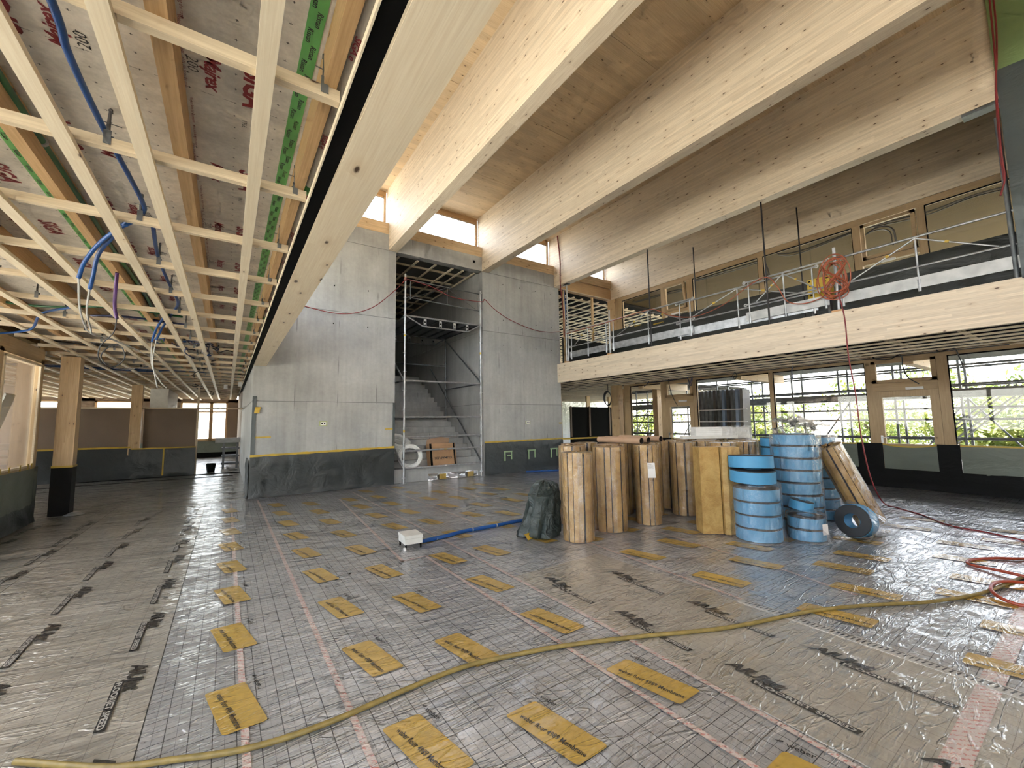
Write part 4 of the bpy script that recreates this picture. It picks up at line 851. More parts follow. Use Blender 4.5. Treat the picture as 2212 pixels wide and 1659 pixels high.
# ================================================================== insulation rolls
me_sl = {}
def slat_mesh(r, h, n, mat):
    k = (r, h, n, mat)
    if k not in me_sl:
        a = 2*math.pi/n; g = 0.011/r; m = MB(); vs = []
        for z in (0, h):
            for rr, f in ((0.05, 0.4), (r, 1.0)):
                for s in (-1, 1): vs.append((rr*math.cos(s*(a/2-g/2)*f), rr*math.sin(s*(a/2-g/2)*f), z))
        m.add(vs, [(0, 1, 3, 2), (4, 6, 7, 5), (0, 4, 5, 1), (2, 3, 7, 6), (0, 2, 6, 4), (1, 5, 7, 3)]); me_sl[k] = m.mesh('slat', mat)
    return me_sl[k]
_wrap = {}
def roll(label, x, y, r=0.205, h=1.16, n=18, rot=0.0, tilt=None, z=0.007, mat='wool', slats=True, group='mineral wool rolls'):
    t = thing('insulation_roll', label, 'insulation roll', (x, y, z), tilt or (0, 0, rot), group)
    k = (r, h)
    if k not in _wrap:
        w = MB(); w.lathe([(r+0.004, 0.0), (r+0.006, h*0.4), (r+0.004, h), (r*0.55, h+0.012)], 24); c = MB(); c.lathe([(0, 0.004), (r-0.008, 0.004), (r-0.008, h-0.01), (0.0, h-0.01)], n)
        tp_ = MB(); tp_.add([(r+0.008, -0.03, 0.01), (r+0.008, 0.03, 0.01), (r+0.008, 0.03, h), (r+0.008, -0.03, h), (r*0.4, 0.02, h+0.014)], [(0, 1, 2, 3), (3, 2, 4)])
        _wrap[k] = (w.mesh('clear_wrap', 'clear', True), c.mesh('dark_core', 'dark_hole'), tp_.mesh('seam_tape', 'clear'))
    w, c, s = _wrap[k]
    link('dark_core', c, t); link('clear_wrap', w, t)
    if slats:
        for i in range(n):
            o = link('slat', slat_mesh(r, h, n, mat), t); o.rotation_euler = (0, 0, 2*math.pi*(i+0.15*math.sin(i*3.7+x*9))/n)
        q = link('seam_tape', s, t); q.rotation_euler = (0, 0, R(-125)-rot)
    return t
front = [('tall brown mineral wool roll standing leftmost, in front of the dark green bag', 3.88, 4.13, 0.205), ('brown mineral wool roll second from the left, strapped with clear tape', 4.60, 4.22, 0.23),
         ('brown mineral wool roll carrying a white paper label', 5.32, 4.12, 0.185), ('brown mineral wool roll right of the labelled one, set slightly back', 6.30, 4.14, 0.205)]
placed = []
for i, (lb_, x, y, r_) in enumerate(front): placed.append((x, y, r_)); f_ = roll(lb_, x, y, r_, 1.165 if i else 1.13, rot=0.3*i)
lab = [o for o in C.objects if o.name.startswith('insulation_roll')][2]
sg = MB(); sg.add([(-0.058, 0, 0), (0.058, 0, 0), (0.048, 0, 0.22), (-0.062, 0, 0.22)], [(0, 1, 2, 3)]); a = R(-122) - lab.rotation_euler.z
pl = sg.build('paper_label', 'paper', lab, world=False); pl.location = (0.196*math.cos(a), 0.196*math.sin(a), 0.69); pl.rotation_euler = (0, 0, a+R(90))
tl = text_mesh('Firestop\nLamella roll\n35 kg/m3   R\n60 mm  x 10 m', 0.018, 0, 0, 1.0); q = link('label_lettering', tl, pl, (-0.05, -0.002, 0.19), (R(90), 0, 0)); q.scale = (0.8, 1, 1)
rear = [(4.42, 4.82), (5.05, 4.66), (5.55, 4.85), (5.85, 4.48), (6.05, 5.0), (6.60, 3.62), (6.55, 4.66), (6.93, 4.15), (7.05, 4.75), (7.10, 3.55), (7.42, 4.35), (7.55, 3.82), (7.60, 4.95), (7.95, 4.5), (8.02, 3.95), (8.35, 4.9), (6.45, 5.35), (5.25, 5.35), (4.85, 5.25)]
tags = ['behind the leftmost roll', 'behind the labelled roll', 'in the second row behind the cardboard tubes', 'squeezed behind the roll right of the label', 'at the back under the cardboard tubes', 'behind the ochre half roll', 'in the middle of the second row', 'under the long white strip', 'at the back beside the white bundle',
        'left of the tall coil stack, under the foam coils', 'under the white bundle', 'behind the tall blue coil stack', 'in the back row below the window door', 'right of the white bundle', 'rightmost in the second row', 'rightmost in the back row', 'at the back centre', 'at the back left of centre', 'at the back left corner']
for (x, y), tg_ in zip(rear, tags):
    if any(math.hypot(x-a, y-b) < 0.205+c-0.01 for a, b, c in placed): continue
    placed.append((x, y, 0.205)); roll('brown mineral wool roll standing ' + tg_, x, y, 0.20, 1.165, rot=x*3, slats=True)
# ochre half roll made of upright slabs
hr = thing('insulation_slabs', 'ochre mineral wool slabs standing upright with no wrap, beside the blue coils', 'insulation slabs', (5.62, 3.22, 0), (0, 0, R(-36)))
for i, (u0, u1, v0, v1) in enumerate(((-0.24, 0.02, -0.10, 0.12), (0.035, 0.10, -0.16, 0.10), (0.105, 0.17, -0.15, 0.12), (0.175, 0.245, -0.12, 0.14), (0.25, 0.30, -0.10, 0.12))):
    m = MB(); m.add([(u0, v0, 0.007), (u1, v0-0.02, 0.007), (u1, v1, 0.007), (u0, v1, 0.007), (u0, v0, 1.165), (u1, v0-0.02, 1.165), (u1, v1, 1.165), (u0, v1, 1.165)], [(3, 2, 1, 0), (4, 5, 6, 7), (0, 1, 5, 4), (1, 2, 6, 5), (2, 3, 7, 6), (3, 0, 4, 7)]); m.build('slab', 'wool_o', hr, world=False)
# the leaning roll
d = Vector((-0.2826, 0.2911, 0.914)).normalized(); q = Vector((0, 0, 1)).rotation_difference(d)
lr = roll('brown mineral wool roll leaning at a slant against the blue coils, rightmost', 7.49, 2.05, 0.172, 1.16, 14, tilt=q.to_euler(), z=0.078)

# things lying on top of the rolls
for i, (a, b, lbl) in enumerate((((5.22, 5.0, 1.235), (5.20, 4.10, 1.235), 'nearest of the three cardboard tubes lying on the rolls'), ((5.50, 5.1, 1.235), (5.50, 4.20, 1.235), 'middle cardboard tube lying on the rolls'), ((5.98, 5.2, 1.235), (5.95, 4.30, 1.235), 'farthest cardboard tube lying on the rolls'))):
    a, b = Vector(a), Vector(b); t = thing('cardboard_tube', lbl, 'tube', a, group='cardboard tubes on the rolls'); dd = (b-a).normalized()
    MB().tube([a, b], 0.050, 16, False).build('tube', 'tube_card', t, True); MB().tube([a+dd*0.002, b-dd*0.002], 0.043, 16, False).build('bore', 'dark_hole', t, True); MB().disc(b-dd*0.05, 0.043, 14, dd).build('bore_end', 'dark_hole', t)
t = thing('white_strip', 'long flat white board lying on the rolls in front of the window', 'board', (7, 4.2, 1.19)); MB().obox((7.20, 4.75, 1.21), (8.05, 4.15, 1.21), 0.16, 0.055).build('board', 'offwhite', t)
t = thing('white_bundle', 'bundle of white foam boards, its right end wrapped in clear film', 'bundle', (7.85, 4.45, 1.185), (0, 0, R(-34)))
for i in range(6): bx(-0.42, 0.28, -0.14, 0.14, 0.0+0.036*i, 0.034+0.036*i).build('foam_board', 'white', t, world=False)
m = MB(); sheet('end_wrap', (0.05, -0.15, 0.0), (0.60, 0, 0), (0, 0, 0.235), 18, 8, 0.10, 'clear_bag', t, seed=3, world=False)
bx(0.29, 0.62, -0.12, 0.12, 0.0, 0.20).build('foam_board', 'offwhite', t, world=False)

# ================================================================== blue foam coils and their clear bags
_bc = {}
def bluecoil(label, x, y, z, r=0.27, h=0.155, hole=0.10, rot=(0, 0, 0), group='blue foam coils'):
    t = thing('foam_coil', label, 'foam coil', (x, y, z), rot, group); k = (r, h, hole)
    if k not in _bc:
        m = MB(); m.lathe([(r-0.006, 0.0), (r, 0.006), (r, h-0.022), (r-0.004, h-0.018)], 32)
        e = MB(); e.lathe([(hole, 0.0), (r-0.006, 0.0), (r-0.006, h-0.02), (r-0.004, h-0.012), (r-0.012, h-0.003), (hole, h), (hole, 0)], 32)
        g = MB(); g.lathe([(hole-0.002, 0.002), (hole-0.002, h+0.002)], 20); _bc[k] = (m.mesh('foam_band', 'blue_foam', True), e.mesh('black_backing', 'black_foam', True), g.mesh('inner_turn', 'blue_foam', True))
    a, b, c = _bc[k]; link('foam_band', a, t); link('black_backing', b, t); link('inner_turn', c, t); return t
MAT['ruffle'] = clear_film('gathered_polythene', 0.55, 0.4, col=(0.85, 0.85, 0.82))
def bag(label, x, y, r, z0, z1, knot=True, seed=0.0, lean=(0, 0), skirt=0.06, flare=0.0):
    t = thing('clear_bag', label, 'plastic bag', (x, y, z0), group='clear bags over the foam coils'); m = MB(); n = 40; vs = []; prof = []
    for j in range(15): f = j/14; prof.append((r*(1+skirt*(1-f)**3+flare*math.sin(f*3.1)), (z1-z0)*f))
    prof += [(r*0.85, z1-z0+0.03), (r*0.5, z1-z0+0.055), (r*0.15, z1-z0+0.085)]
    if knot: prof += [(0.025, z1-z0+0.12)]
    for i in range(n):
        a = 2*math.pi*i/n
        for j, (rr, zz) in enumerate(prof):
            w = noise.fractal(Vector((math.cos(a)*1.9+seed, math.sin(a)*1.9, zz*3.2)), 0.8, 2, 3); k = rr*(1+0.05*w)+0.010*abs(w); zz2 = zz + (0.015*w if j < 14 else 0.03*w*(rr/r))
            vs.append((x+lean[0]*zz+k*math.cos(a), y+lean[1]*zz+k*math.sin(a), z0+max(0, zz2)))
    p = len(prof); m.add(vs, [(i*p+j, ((i+1) % n)*p+j, ((i+1) % n)*p+j+1, i*p+j+1) for i in range(n) for j in range(p-1)]); m.build('bag_film', 'clear', t, True)
    if knot:
        m = MB(); zt = z1+0.11; rnd = random.Random(seed)
        for i in range(16):
            a = rnd.uniform(0, 6.28); L = rnd.uniform(0.10, 0.24); c_ = Vector((x+lean[0]*(zt-z0), y+lean[1]*(zt-z0), zt-0.05)); pts = [c_ + Vector((math.cos(a)*L*q*(0.6+q), math.sin(a)*L*q*(0.6+q), 0.13*math.sin(q*2.4)*rnd.uniform(.5, 1.2))) for q in (0, .25, .5, .75, 1)]
            for p_, q_ in zip(pts, pts[1:]):
                w_ = 0.028; s_ = Vector((-math.sin(a), math.cos(a), 0.5))*w_; m.quad(p_-s_, q_-s_*1.2, q_+s_*1.2, p_+s_)
        m.build('knot_ruffle', 'ruffle', t, True)
    return t
S1 = (5.70, 2.72)
nm4 = ['bottom', 'second lowest', 'third', 'top']
for i in range(4): bluecoil('blue foam coil, %s in the front clear bag' % nm4[i], S1[0]+0.008*math.sin(i*2), S1[1], 0.02+0.165*i, 0.265, 0.16)
bag('clear bag around the four front blue coils, untied', S1[0], S1[1], 0.275, 0.008, 0.71, False, 2.0, skirt=0.16)
bluecoil('unwrapped blue foam coil resting on the bagged stack', S1[0]-0.03, S1[1]+0.02, 0.735, 0.265, 0.165, rot=(R(2), R(-1), 0)); bluecoil('topmost unwrapped blue foam coil of the front stack', S1[0]-0.05, S1[1]+0.02, 0.915, 0.26, 0.165, rot=(R(-2), R(3), 0))
S2 = (6.68, 2.62); n8 = ['bottom', 'second', 'third', 'fourth', 'fifth', 'sixth', 'seventh', 'top']
for i in range(8): bluecoil('blue foam coil, %s of the tall tied bag' % n8[i], S2[0]+0.012*math.sin(i*1.7), S2[1]+0.01*math.cos(i*2), 0.015+0.166*i, 0.285 - (0.03 if i == 7 else 0), 0.156)
bag('tall clear bag with a knotted top around eight blue coils', S2[0], S2[1], 0.30, 0.008, 1.37, True, 5.0, skirt=0.02)
S3 = (7.70, 2.74)
for i in range(8): bluecoil('blue foam coil, %s of the stack behind the leaning roll' % n8[i], S3[0], S3[1], 0.015+0.157*i, 0.27, 0.15)
bag('clear knotted bag on the coil stack behind the leaning roll', S3[0], S3[1], 0.285, 0.008, 1.29, True, 8.0)
for i in range(8): bluecoil('blue foam coil, %s of the stack half hidden behind the tall bag' % n8[i], 7.35, 3.17, 0.015+0.155*i, 0.20, 0.148)
S5 = (6.19, 2.36)
for i in range(2): bluecoil('blue foam coil, %s in the small bag beside the front stack' % ('lower', 'upper')[i], S5[0], S5[1], 0.015+0.15*i, 0.205, 0.142)
bag('small clear bag with a white paper slip around two blue coils', S5[0], S5[1], 0.215, 0.008, 0.32, False, 12.0, skirt=0.35)
t = [o for o in C.objects if o.name.startswith('clear_bag')][-1]
pp = MB(); pp.add([(-0.05, 0, 0), (0.05, 0, 0), (0.045, 0, 0.13), (-0.05, 0, 0.13)], [(0, 1, 2, 3)]); p_ = pp.build('paper_slip', 'paper', t, world=False); a = R(-105); p_.location = (0.235*math.cos(a), 0.235*math.sin(a), 0.10); p_.rotation_euler = (0, 0, a+R(90))
bluecoil('small loose blue coil tilted on the small bag', 6.20, 2.42, 0.36, 0.135, 0.13, 0.045, (R(10), R(8), 0))
bluecoil('blue foam coil standing on edge inside the slumped bag', 6.80, 1.98, 0.215, 0.205, 0.20, 0.09, (R(84), 0, R(-97)))
t = thing('slumped_bag', 'slumped clear bag trailing from the upright blue coil to the leaning roll', 'plastic bag', (6.9, 2.0, 0))
m = MB(); vs = []; n = 30
for j in range(13):
    f = j/12; cx_, cy_ = 6.66+0.62*f, 2.02-0.25*f; rr = 0.26*(1-f*0.72); zc = 0.22*(1-0.65*f)
    for i in range(n):
        a = 2*math.pi*i/n; w = noise.fractal(Vector((f*4, math.cos(a)*2, math.sin(a)*2+7)), 0.8, 2, 3); k = rr*(1+0.22*w)
        vs.append((cx_+0.35*k*math.cos(a), cy_+0.9*k*math.cos(a), max(0.008, zc+k*math.sin(a))))
m.add(vs, [(j*n+i, j*n+(i+1) % n, (j+1)*n+(i+1) % n, (j+1)*n+i) for j in range(12) for i in range(n)]); m.build('bag_film', 'clear_bag', t, True)
# dark green bag behind the leftmost roll
t = thing('rubbish_bag', 'dark green plastic bag slumped behind the leftmost insulation roll', 'plastic bag', (3.66, 4.62, 0)); m = MB(); vs = []; n = 36; P_ = [(0.24, 0.01), (0.27, 0.03), (0.24, 0.12), (0.20, 0.25), (0.19, 0.40), (0.20, 0.52), (0.15, 0.64), (0.09, 0.71), (0.0, 0.73)]
for (rr, zz) in P_:
    for i in range(n):
        a = 2*math.pi*i/n; w = noise.fractal(Vector((math.cos(a)*2.6, math.sin(a)*2.6, zz*5)), 0.7, 2, 4); k = rr*(1+0.30*w); vs.append((3.58+0.12*min(1, zz*1.6)+k*math.cos(a)*1.15, 4.60+k*math.sin(a), max(0.006, zz+0.05*w*(zz > 0.05))))
m.add(vs, [(j*n+i, j*n+(i+1) % n, (j+1)*n+(i+1) % n, (j+1)*n+i) for j in range(len(P_)-1) for i in range(n)]); m.build('bag_film', 'bag', t, True)
t2 = sheet('yellow_scrap', (3.28, 4.46, 0.008), (0.12, 0.05, 0), (-0.02, 0.05, 0.07), 4, 4, 0.05, 'ytape', None, seed=4); props(t2, 'crumpled yellow scrap on the floor at the foot of the dark bag', 'scrap')

# ================================================================== floor items
t = thing('junction_box', 'light grey junction box on short legs in the middle of the floor', 'junction box', (1.98, 5.2, 0), (0, 0, R(-3)))
m = MB(); m.box(-0.115, 0.105, -0.14, 0.14, 0.06, 0.125); m.build('housing', 'grey_box', t, world=False)
m = MB(); m.box(-0.12, 0.11, -0.145, 0.145, 0.128, 0.165); m.build('lid', 'grey_box', t, world=False)
for x in (-0.10, 0.09):
    for y in (-0.12, 0.12): MB().tube([(x, y, 0.0), (x, y, 0.06)], 0.012, 8).build('foot', 'black', t, world=False)
bx(-0.13, -0.11, -0.17, -0.12, 0.0, 0.03).build('clip', 'white', t, world=False)
t = cable('blue_conduit', 'thick blue conduit running on the floor from the grey box to the dark bag', [(2.05, 5.17, 0.05), (2.15, 5.2, 0.035), (2.5, 5.26, 0.028), (2.87, 5.338, 0.026), (3.3, 5.33, 0.026), (3.8, 5.36, 0.026), (4.4, 5.36, 0.026)], 0.026, 'blue_pipe', cat='conduit', seg=10)
for x, y in ((2.35, 5.235), (2.95, 5.34), (3.35, 5.33)): tb([(x-0.008, y, 0.026), (x+0.008, y, 0.026)], 0.0275, 12).build('clip_ring', 'cable_grey', t, True)
cable('blue_conduit', 'short blue conduit at the foot of the wall right of the stair', [(7.6, 10.35, 0.03), (8.4, 10.1, 0.025), (9.3, 9.7, 0.025), (10.2, 9.4, 0.025)], 0.028, 'blue_pipe', cat='conduit', seg=10)
cable('yellow_hose', 'long mustard yellow hose snaking across the whole foreground floor', [(-0.75, 3.02, 0.017), (-0.391, 2.723, 0.017), (-0.153, 2.603, 0.017), (0.141, 2.477, 0.017), (0.47, 2.434, 0.017), (0.98, 2.46, 0.017), (1.284, 2.457, 0.017), (1.528, 2.406, 0.017), (2.001, 2.256, 0.017), (2.537, 2.017, 0.017), (2.855, 1.858, 0.017), (3.211, 1.707, 0.017),
      (3.923, 1.484, 0.017), (4.465, 1.22, 0.017), (4.819, 1.012, 0.017), (5.311, 0.818, 0.017), (5.681, 0.728, 0.017), (6.293, 0.614, 0.017), (7.2, 0.4, 0.017)], 0.0145, 'hose_y', cat='hose', seg=10)
cable('orange_cable', 'red orange cable hanging from the railing and trailing over the floor to the right', [(8.93, 2.62, 3.78), (8.90, 2.55, 3.3), (8.9, 2.543, 2.606), (8.9, 2.493, 1.954), (8.9, 2.47, 1.241), (8.95, 2.41, 0.55), (9.12, 2.32, 0.12), (9.38, 2.2, 0.012), (9.016, 1.844, 0.012), (8.437, 1.449, 0.012), (8.304, 1.088, 0.012), (8.107, 0.756, 0.012), (7.8, 0.2, 0.012)], 0.010, 'red')
t = thing('red_hose', 'rust red hose lying in loops at the right edge of the floor', 'hose', (6.4, 0.8, 0))
m = MB(); m.tube(curve_pts([(7.6, 0.45, 0.016), (7.077, 0.676, 0.016), (6.866, 0.855, 0.016), (6.6, 0.99, 0.016), (6.44, 1.0, 0.016), (6.36, 0.93, 0.016), (6.3, 0.78, 0.03), (6.246, 0.612, 0.03), (6.2, 0.4, 0.016), (5.9, 0.35, 0.016)], 8), 0.014, 8); m.build('run', 'hose_r', t, True)
m = MB(); m.tube(curve_pts([(6.5, 0.3, 0.016), (6.1, 0.52, 0.03), (5.843, 0.705, 0.045), (5.571, 0.74, 0.045), (5.40, 0.68, 0.03), (5.35, 0.58, 0.016), (5.376, 0.47, 0.016), (5.5, 0.3, 0.016)], 8), 0.014, 8); m.build('run', 'hose_r', t, True)
# ================================================================== gallery railing, rods, cables
t0 = thing('gallery_railing', 'long aluminium guard railing with toe boards along the gallery edge', 'railing', (9.25, 5, 3.49))
def guard(y0, y1, x, zt, toe, tmat, zo=0.0):
    ym = (y0+y1)/2
    tb([(x, y0, 4.50+zo), (x, y1, 4.50+zo)], 0.020, 8).build('top_rail', 'steel', t0, True); tb([(x, y0, 4.0+zo), (x, y1, 4.0+zo)], 0.018, 8).build('mid_rail', 'steel', t0, True)
    for y in (y0-0.06, ym, y1+0.06):
        m = MB(); m.tube([(x, y, 3.60+zo), (x, y, 4.50+zo)], 0.015, 8); m.tube([(x, y, 3.58+zo), (x, y, 3.78+zo)], 0.024, 8); m.build('upright', 'steel', t0, True)
    for ya, yb in ((ym-0.02, y0-0.2), (ym+0.02, y1+0.2)): tb([(x, ya, 4.49+zo), (x, yb, 4.02+zo)], 0.012, 6).build('brace', 'steel', t0, True)
    for ya, yb in ((ym-0.02, y0-0.2), (ym+0.02, y1+0.2)): MB().obox((x-0.014, ya*0.55+yb*0.45, 4.28+zo), (x-0.014, ya*0.6+yb*0.4, 4.30+zo), 0.01, 0.04).build('brace_tape', 'ytape', t0)
    for y, s in ((y0, 1), (y1, -1)):
        for z in (4.5, 4.0): MB().lathe([(0.012, -0.008), (0.038, -0.008), (0.038, 0.008), (0.012, 0.008)], 12, (0, 0, 0), True).build('lug', 'alu', t0, world=False)
    for o in [o for o in C.objects if o.name.startswith('lug')][-4:]: pass
    L = [o for o in C.objects if o.name.startswith('lug')][-4:]
    for o, (y, z) in zip(L, ((y0+0.02, 4.5), (y0+0.02, 4.0), (y1-0.02, 4.5), (y1-0.02, 4.0))): o.location = (x-9.25, y-5, z+zo-3.49); o.rotation_euler = (0, R(90), 0)
    bx(x-0.012, x+0.012, y0+0.02 if toe else y0, y1, 3.64+zo, 3.83+zo).build('toe_board', tmat, t0)
for y0, y1, x, zo, mt in ((10.0, 8.36, 9.25, 0.0, 'steel'), (8.20, 5.62, 9.25, 0.0, 'steel'), (6.05, 3.05, 9.29, -0.03, 'steel'), (4.35, 2.85, 9.25, 0.02, 'alu'), (2.70, 0.55, 9.25, 0.0, 'alu')): guard(y0, y1, x, 0, 1, mt, zo)
for y, z0, z1, r in ((10.10, 3.49, 6.165, 0.024), (10.18, 3.49, 4.62, 0.022), (8.28, 3.53, 4.85, 0.024), (2.72, 3.53, 4.72, 0.026), (0.62, 3.5, 5.95, 0.030)):
    tb([(9.25, y, z0), (9.25, y, z1)], r, 10).build('standard', 'steel' if y > 1 else 'steel_dk', t0, True)
for y in (10.15, 8.27, 2.72): bx(9.19, 9.30, y-0.07, y+0.10, 3.49, 3.528).build('wood_pad', 'block', t0)
bx(9.2, 9.30, 9.98, 10.22, 6.13, 6.168).build('head_plate', 'steel_dk', t0)
bx(9.15, 9.34, 0.50, 0.95, 6.125, 6.168).build('head_plate', 'steel_dk', t0)
for i, (y, lbl) in enumerate(((6.82, 'dark suspension rod under the third roof beam, left of the two'), (3.905, 'dark suspension rod under the third roof beam, right of the two'))):
    tb([(9.23, y, 3.49), (9.23, y, 6.168)], 0.017, 8).build('suspension_rod', 'rod', None, True, label=lbl, category='rod', group='suspension rods')
for i, (y, lbl) in enumerate(((7.0, 'dark rod inside the gallery, nearer to the timber post'), (4.15, 'dark rod inside the gallery, behind the orange cable coil'))):
    tb([(11.75, y, 3.47), (11.75, y, 6.9)], 0.016, 8).build('suspension_rod', 'rod', None, True, label=lbl, category='rod', group='suspension rods')
t = thing('cable_coil', 'orange cable wound in big loops over a railing pole', 'cable coil', (9.2, 2.7, 4.1)); rnd = random.Random(4)
for k in range(9):
    m = MB(); ry, rz = rnd.uniform(0.15, 0.25), rnd.uniform(0.30, 0.42); cy_, cz_ = 2.73+rnd.uniform(-.07, .07), 4.12+rnd.uniform(-.05, .05); ph = rnd.uniform(0, 6); x_ = 9.18-0.016*k
    tw = rnd.choice((0, 0, 1)); pts = []
    for i in range(41): a = 2*math.pi*i/40+ph; pts.append((x_+0.02*math.sin(a*2), cy_+ry*math.sin(a)*(math.cos(a) if tw else 1)*(1.5 if tw else 1), cz_+rz*math.cos(a)))
    m.tube(pts, 0.0095, 6); m.build('loop', 'orange', t, True)
cable('orange_cable', 'orange cable draped in slack curves along the gallery railing', [(9.19, 10.1, 4.46), (9.19, 8.2, 4.47), (9.19, 6.9, 4.5), (9.19, 6.57, 4.42), (9.19, 6.171, 4.187), (9.19, 5.546, 4.024), (9.19, 4.856, 4.13), (9.19, 4.2, 4.44), (9.19, 3.87, 4.49), (9.19, 3.69, 4.232), (9.19, 3.542, 3.902), (9.19, 3.3, 3.78), (9.19, 3.0, 3.80), (9.15, 2.8, 3.9)], 0.010, 'orange')
t = thing('site_box', 'yellow square site box standing behind the orange cable coil', 'box', (9.55, 3.09, 3.47)); bx(9.50, 9.68, 2.90, 3.28, 3.84, 4.30).build('housing', 'yellow_box', t); bx((9.52, 9.66, 2.93, 2.97, 3.465, 3.84), (9.52, 9.66, 3.2, 3.24, 3.465, 3.84)).build('stand', 'steel_dk', t)
for i, (y, z) in enumerate(((3.24, 4.26), (3.22, 4.17), (3.24, 3.90), (2.94, 4.26), (2.98, 4.2), (2.94, 3.9), (3.1, 4.27), (3.22, 3.97))): bx(9.492, 9.50, y-0.02, y+0.02, z-0.012, z+0.012).build('latch', 'black', t)
t = cable('red_cables', 'red cables hanging from the ceiling down the third roof beam to the left railing end', [(9.08, 10.3, 7.9), (9.06, 10.2, 7.0), (9.10, 10.25, 6.2), (9.22, 10.3, 5.6), (9.26, 10.3, 4.9), (9.27, 10.3, 4.4)], 0.016, 'red')
for dx in (0.04,): MB().tube(curve_pts([(9.08+dx*.6, 10.35, 7.9), (9.08+dx, 10.25, 7.0), (9.12+dx, 10.3, 6.1), (9.25+dx, 10.35, 5.3), (9.3, 10.35, 4.5)], 8), 0.015, 6).build('run', 'red', t, True)
MB().tube(curve_pts([(9.22, 10.2, 6.0), (9.3, 10.25, 5.2), (9.33, 10.3, 4.3)], 8), 0.015, 6).build('run', 'blue_pipe', t, True)
t = cable('red_cables', 'red cables hanging beside the film wrapped wall end at the top right', [(9.0, 0.52, 7.93), (9.0, 0.546, 6.692), (9.0, 0.575, 6.198), (9.0, 0.601, 5.3), (9.02, 0.60, 4.935), (9.02, 0.66, 4.683)], 0.011, 'red')
MB().tube(curve_pts([(9.03, 0.42+.07, 7.93), (9.03, 0.50, 7.2), (9.02, 0.535, 6.7), (9.0, 0.58, 6.2), (9.01, 0.61, 5.3), (9.03, 0.61, 4.9)], 8), 0.011, 6).build('run', 'red', t, True)
# cables dangling from the gallery underside in front of the windows
D = [([(11.9, 8.98, 2.87), (11.88, 9.1, 2.75), (11.9, 9.2, 2.70)], 'tangle of navy cable ends left of the first door head'), ([(11.9, 7.52, 2.87), (11.9, 7.42, 2.6), (11.9, 7.36, 2.87), (11.9, 7.45, 2.65)], 'pair of navy cable ends hanging at the first door'),
     ([(11.9, 8.2, 2.87), (11.9, 8.15, 2.5), (11.88, 8.02, 2.2), (11.86, 7.9, 2.0)], 'single black cable hanging in front of the first door'), ([(11.9, 6.05, 2.87), (11.9, 6.11, 2.78), (11.9, 6.05, 2.68), (11.9, 5.99, 2.78), (11.9, 6.03, 2.87)], 'small black cable loop above the third window'),
     ([(11.9, 4.56, 2.87), (11.9, 4.60, 2.75), (11.9, 4.58, 2.5)], 'short navy cable hanging above the fourth window'), ([(11.9, 2.95, 2.86), (11.9, 2.7, 2.80), (11.9, 2.5, 2.87), (11.9, 2.48, 2.6), (11.9, 2.42, 2.38), (11.9, 2.26, 2.22)], 'black cable hanging in front of the second door'),
     ([(11.7, 1.9, 2.84), (11.7, 1.68, 2.87), (11.7, 1.62, 2.7), (11.7, 1.58, 2.5)], 'black cable knot above the rightmost window')]
for pts, lbl in D: cable('hanging_cable', lbl, [(pts[0][0], pts[0][1], 3.105)] + pts, 0.011, 'cable_navy' if 'navy' in lbl else 'cable_black', group='cables under the gallery')
m = MB(); t = thing('cable_coil', 'black cable coil hanging in front of the dark partition beside the timber post', 'cable coil', (11.3, 10.3, 2.87))
for k in range(5): m.tube([(11.30+0.16*math.cos(2*math.pi*i/24)*(1+0.06*k), 10.3+0.01*k, 2.33+0.25*math.sin(2*math.pi*i/24)+0.01*k) for i in range(25)], 0.011, 6)
m.tube([(11.3, 10.3, 2.55), (11.3, 10.3, 2.87)], 0.012, 6); m.build('loops', 'cable_black', t, True)
t = thing('ceiling_cables', 'bundle of dark cables running under the gallery ceiling near the windows', 'cable', (11.95, 6, 2.86))
for k in range(3): MB().tube(curve_pts([(11.95+0.02*k, 9.6-0.1*k, 2.855), (11.97, 8.5, 2.85-0.01*k), (11.95, 7.5, 2.86), (11.96+0.02*k, 6.4, 2.852), (12.0, 4, 2.86), (11.98, 1, 2.86)], 6), 0.010, 5).build('run', 'cable_navy' if k == 1 else 'cable_black', t, True)

for pts, lb_ in (([(13.2, 10.4, 6.25), (13.2, 8.6, 6.22), (13.15, 8.2, 6.0), (13.1, 8.1, 5.6)], 'dark cables under the upper terrace ceiling, far end'), ([(13.0, 7.9, 6.30), (13.0, 6.2, 6.28), (13.0, 5.6, 6.25), (13.0, 5.45, 6.0), (13.0, 5.4, 5.7)], 'dark cables curving down behind the middle gallery window'),
    ([(13.0, 5.1, 6.3), (13.0, 4.6, 6.2), (13.0, 3.4, 6.28), (13.0, 3.1, 6.3)], 'dark cable run behind the third gallery window'), ([(13.0, 3.2, 6.1), (13.0, 2.9, 6.2), (13.0, 2.65, 6.05), (13.0, 2.6, 5.7)], 'curved dark cables behind the small gallery window'), ([(13.0, 3.0, 6.28), (13.0, 2.0, 6.2), (13.0, 1.2, 6.25), (13.0, 0.2, 6.15)], 'thick dark cable bundle behind the rightmost gallery window')):
    t = cable('terrace_cables', lb_, [(pts[0][0], pts[0][1]+0.05, 6.36)] + pts, 0.020, 'cable_black', group='cables under the upper terrace ceiling'); MB().tube(curve_pts([(p[0]+0.1, p[1]+0.08, p[2]-0.03*(i % 2)) for i, p in enumerate(pts)], 8), 0.015, 5).build('run', 'cable_black', t, True)
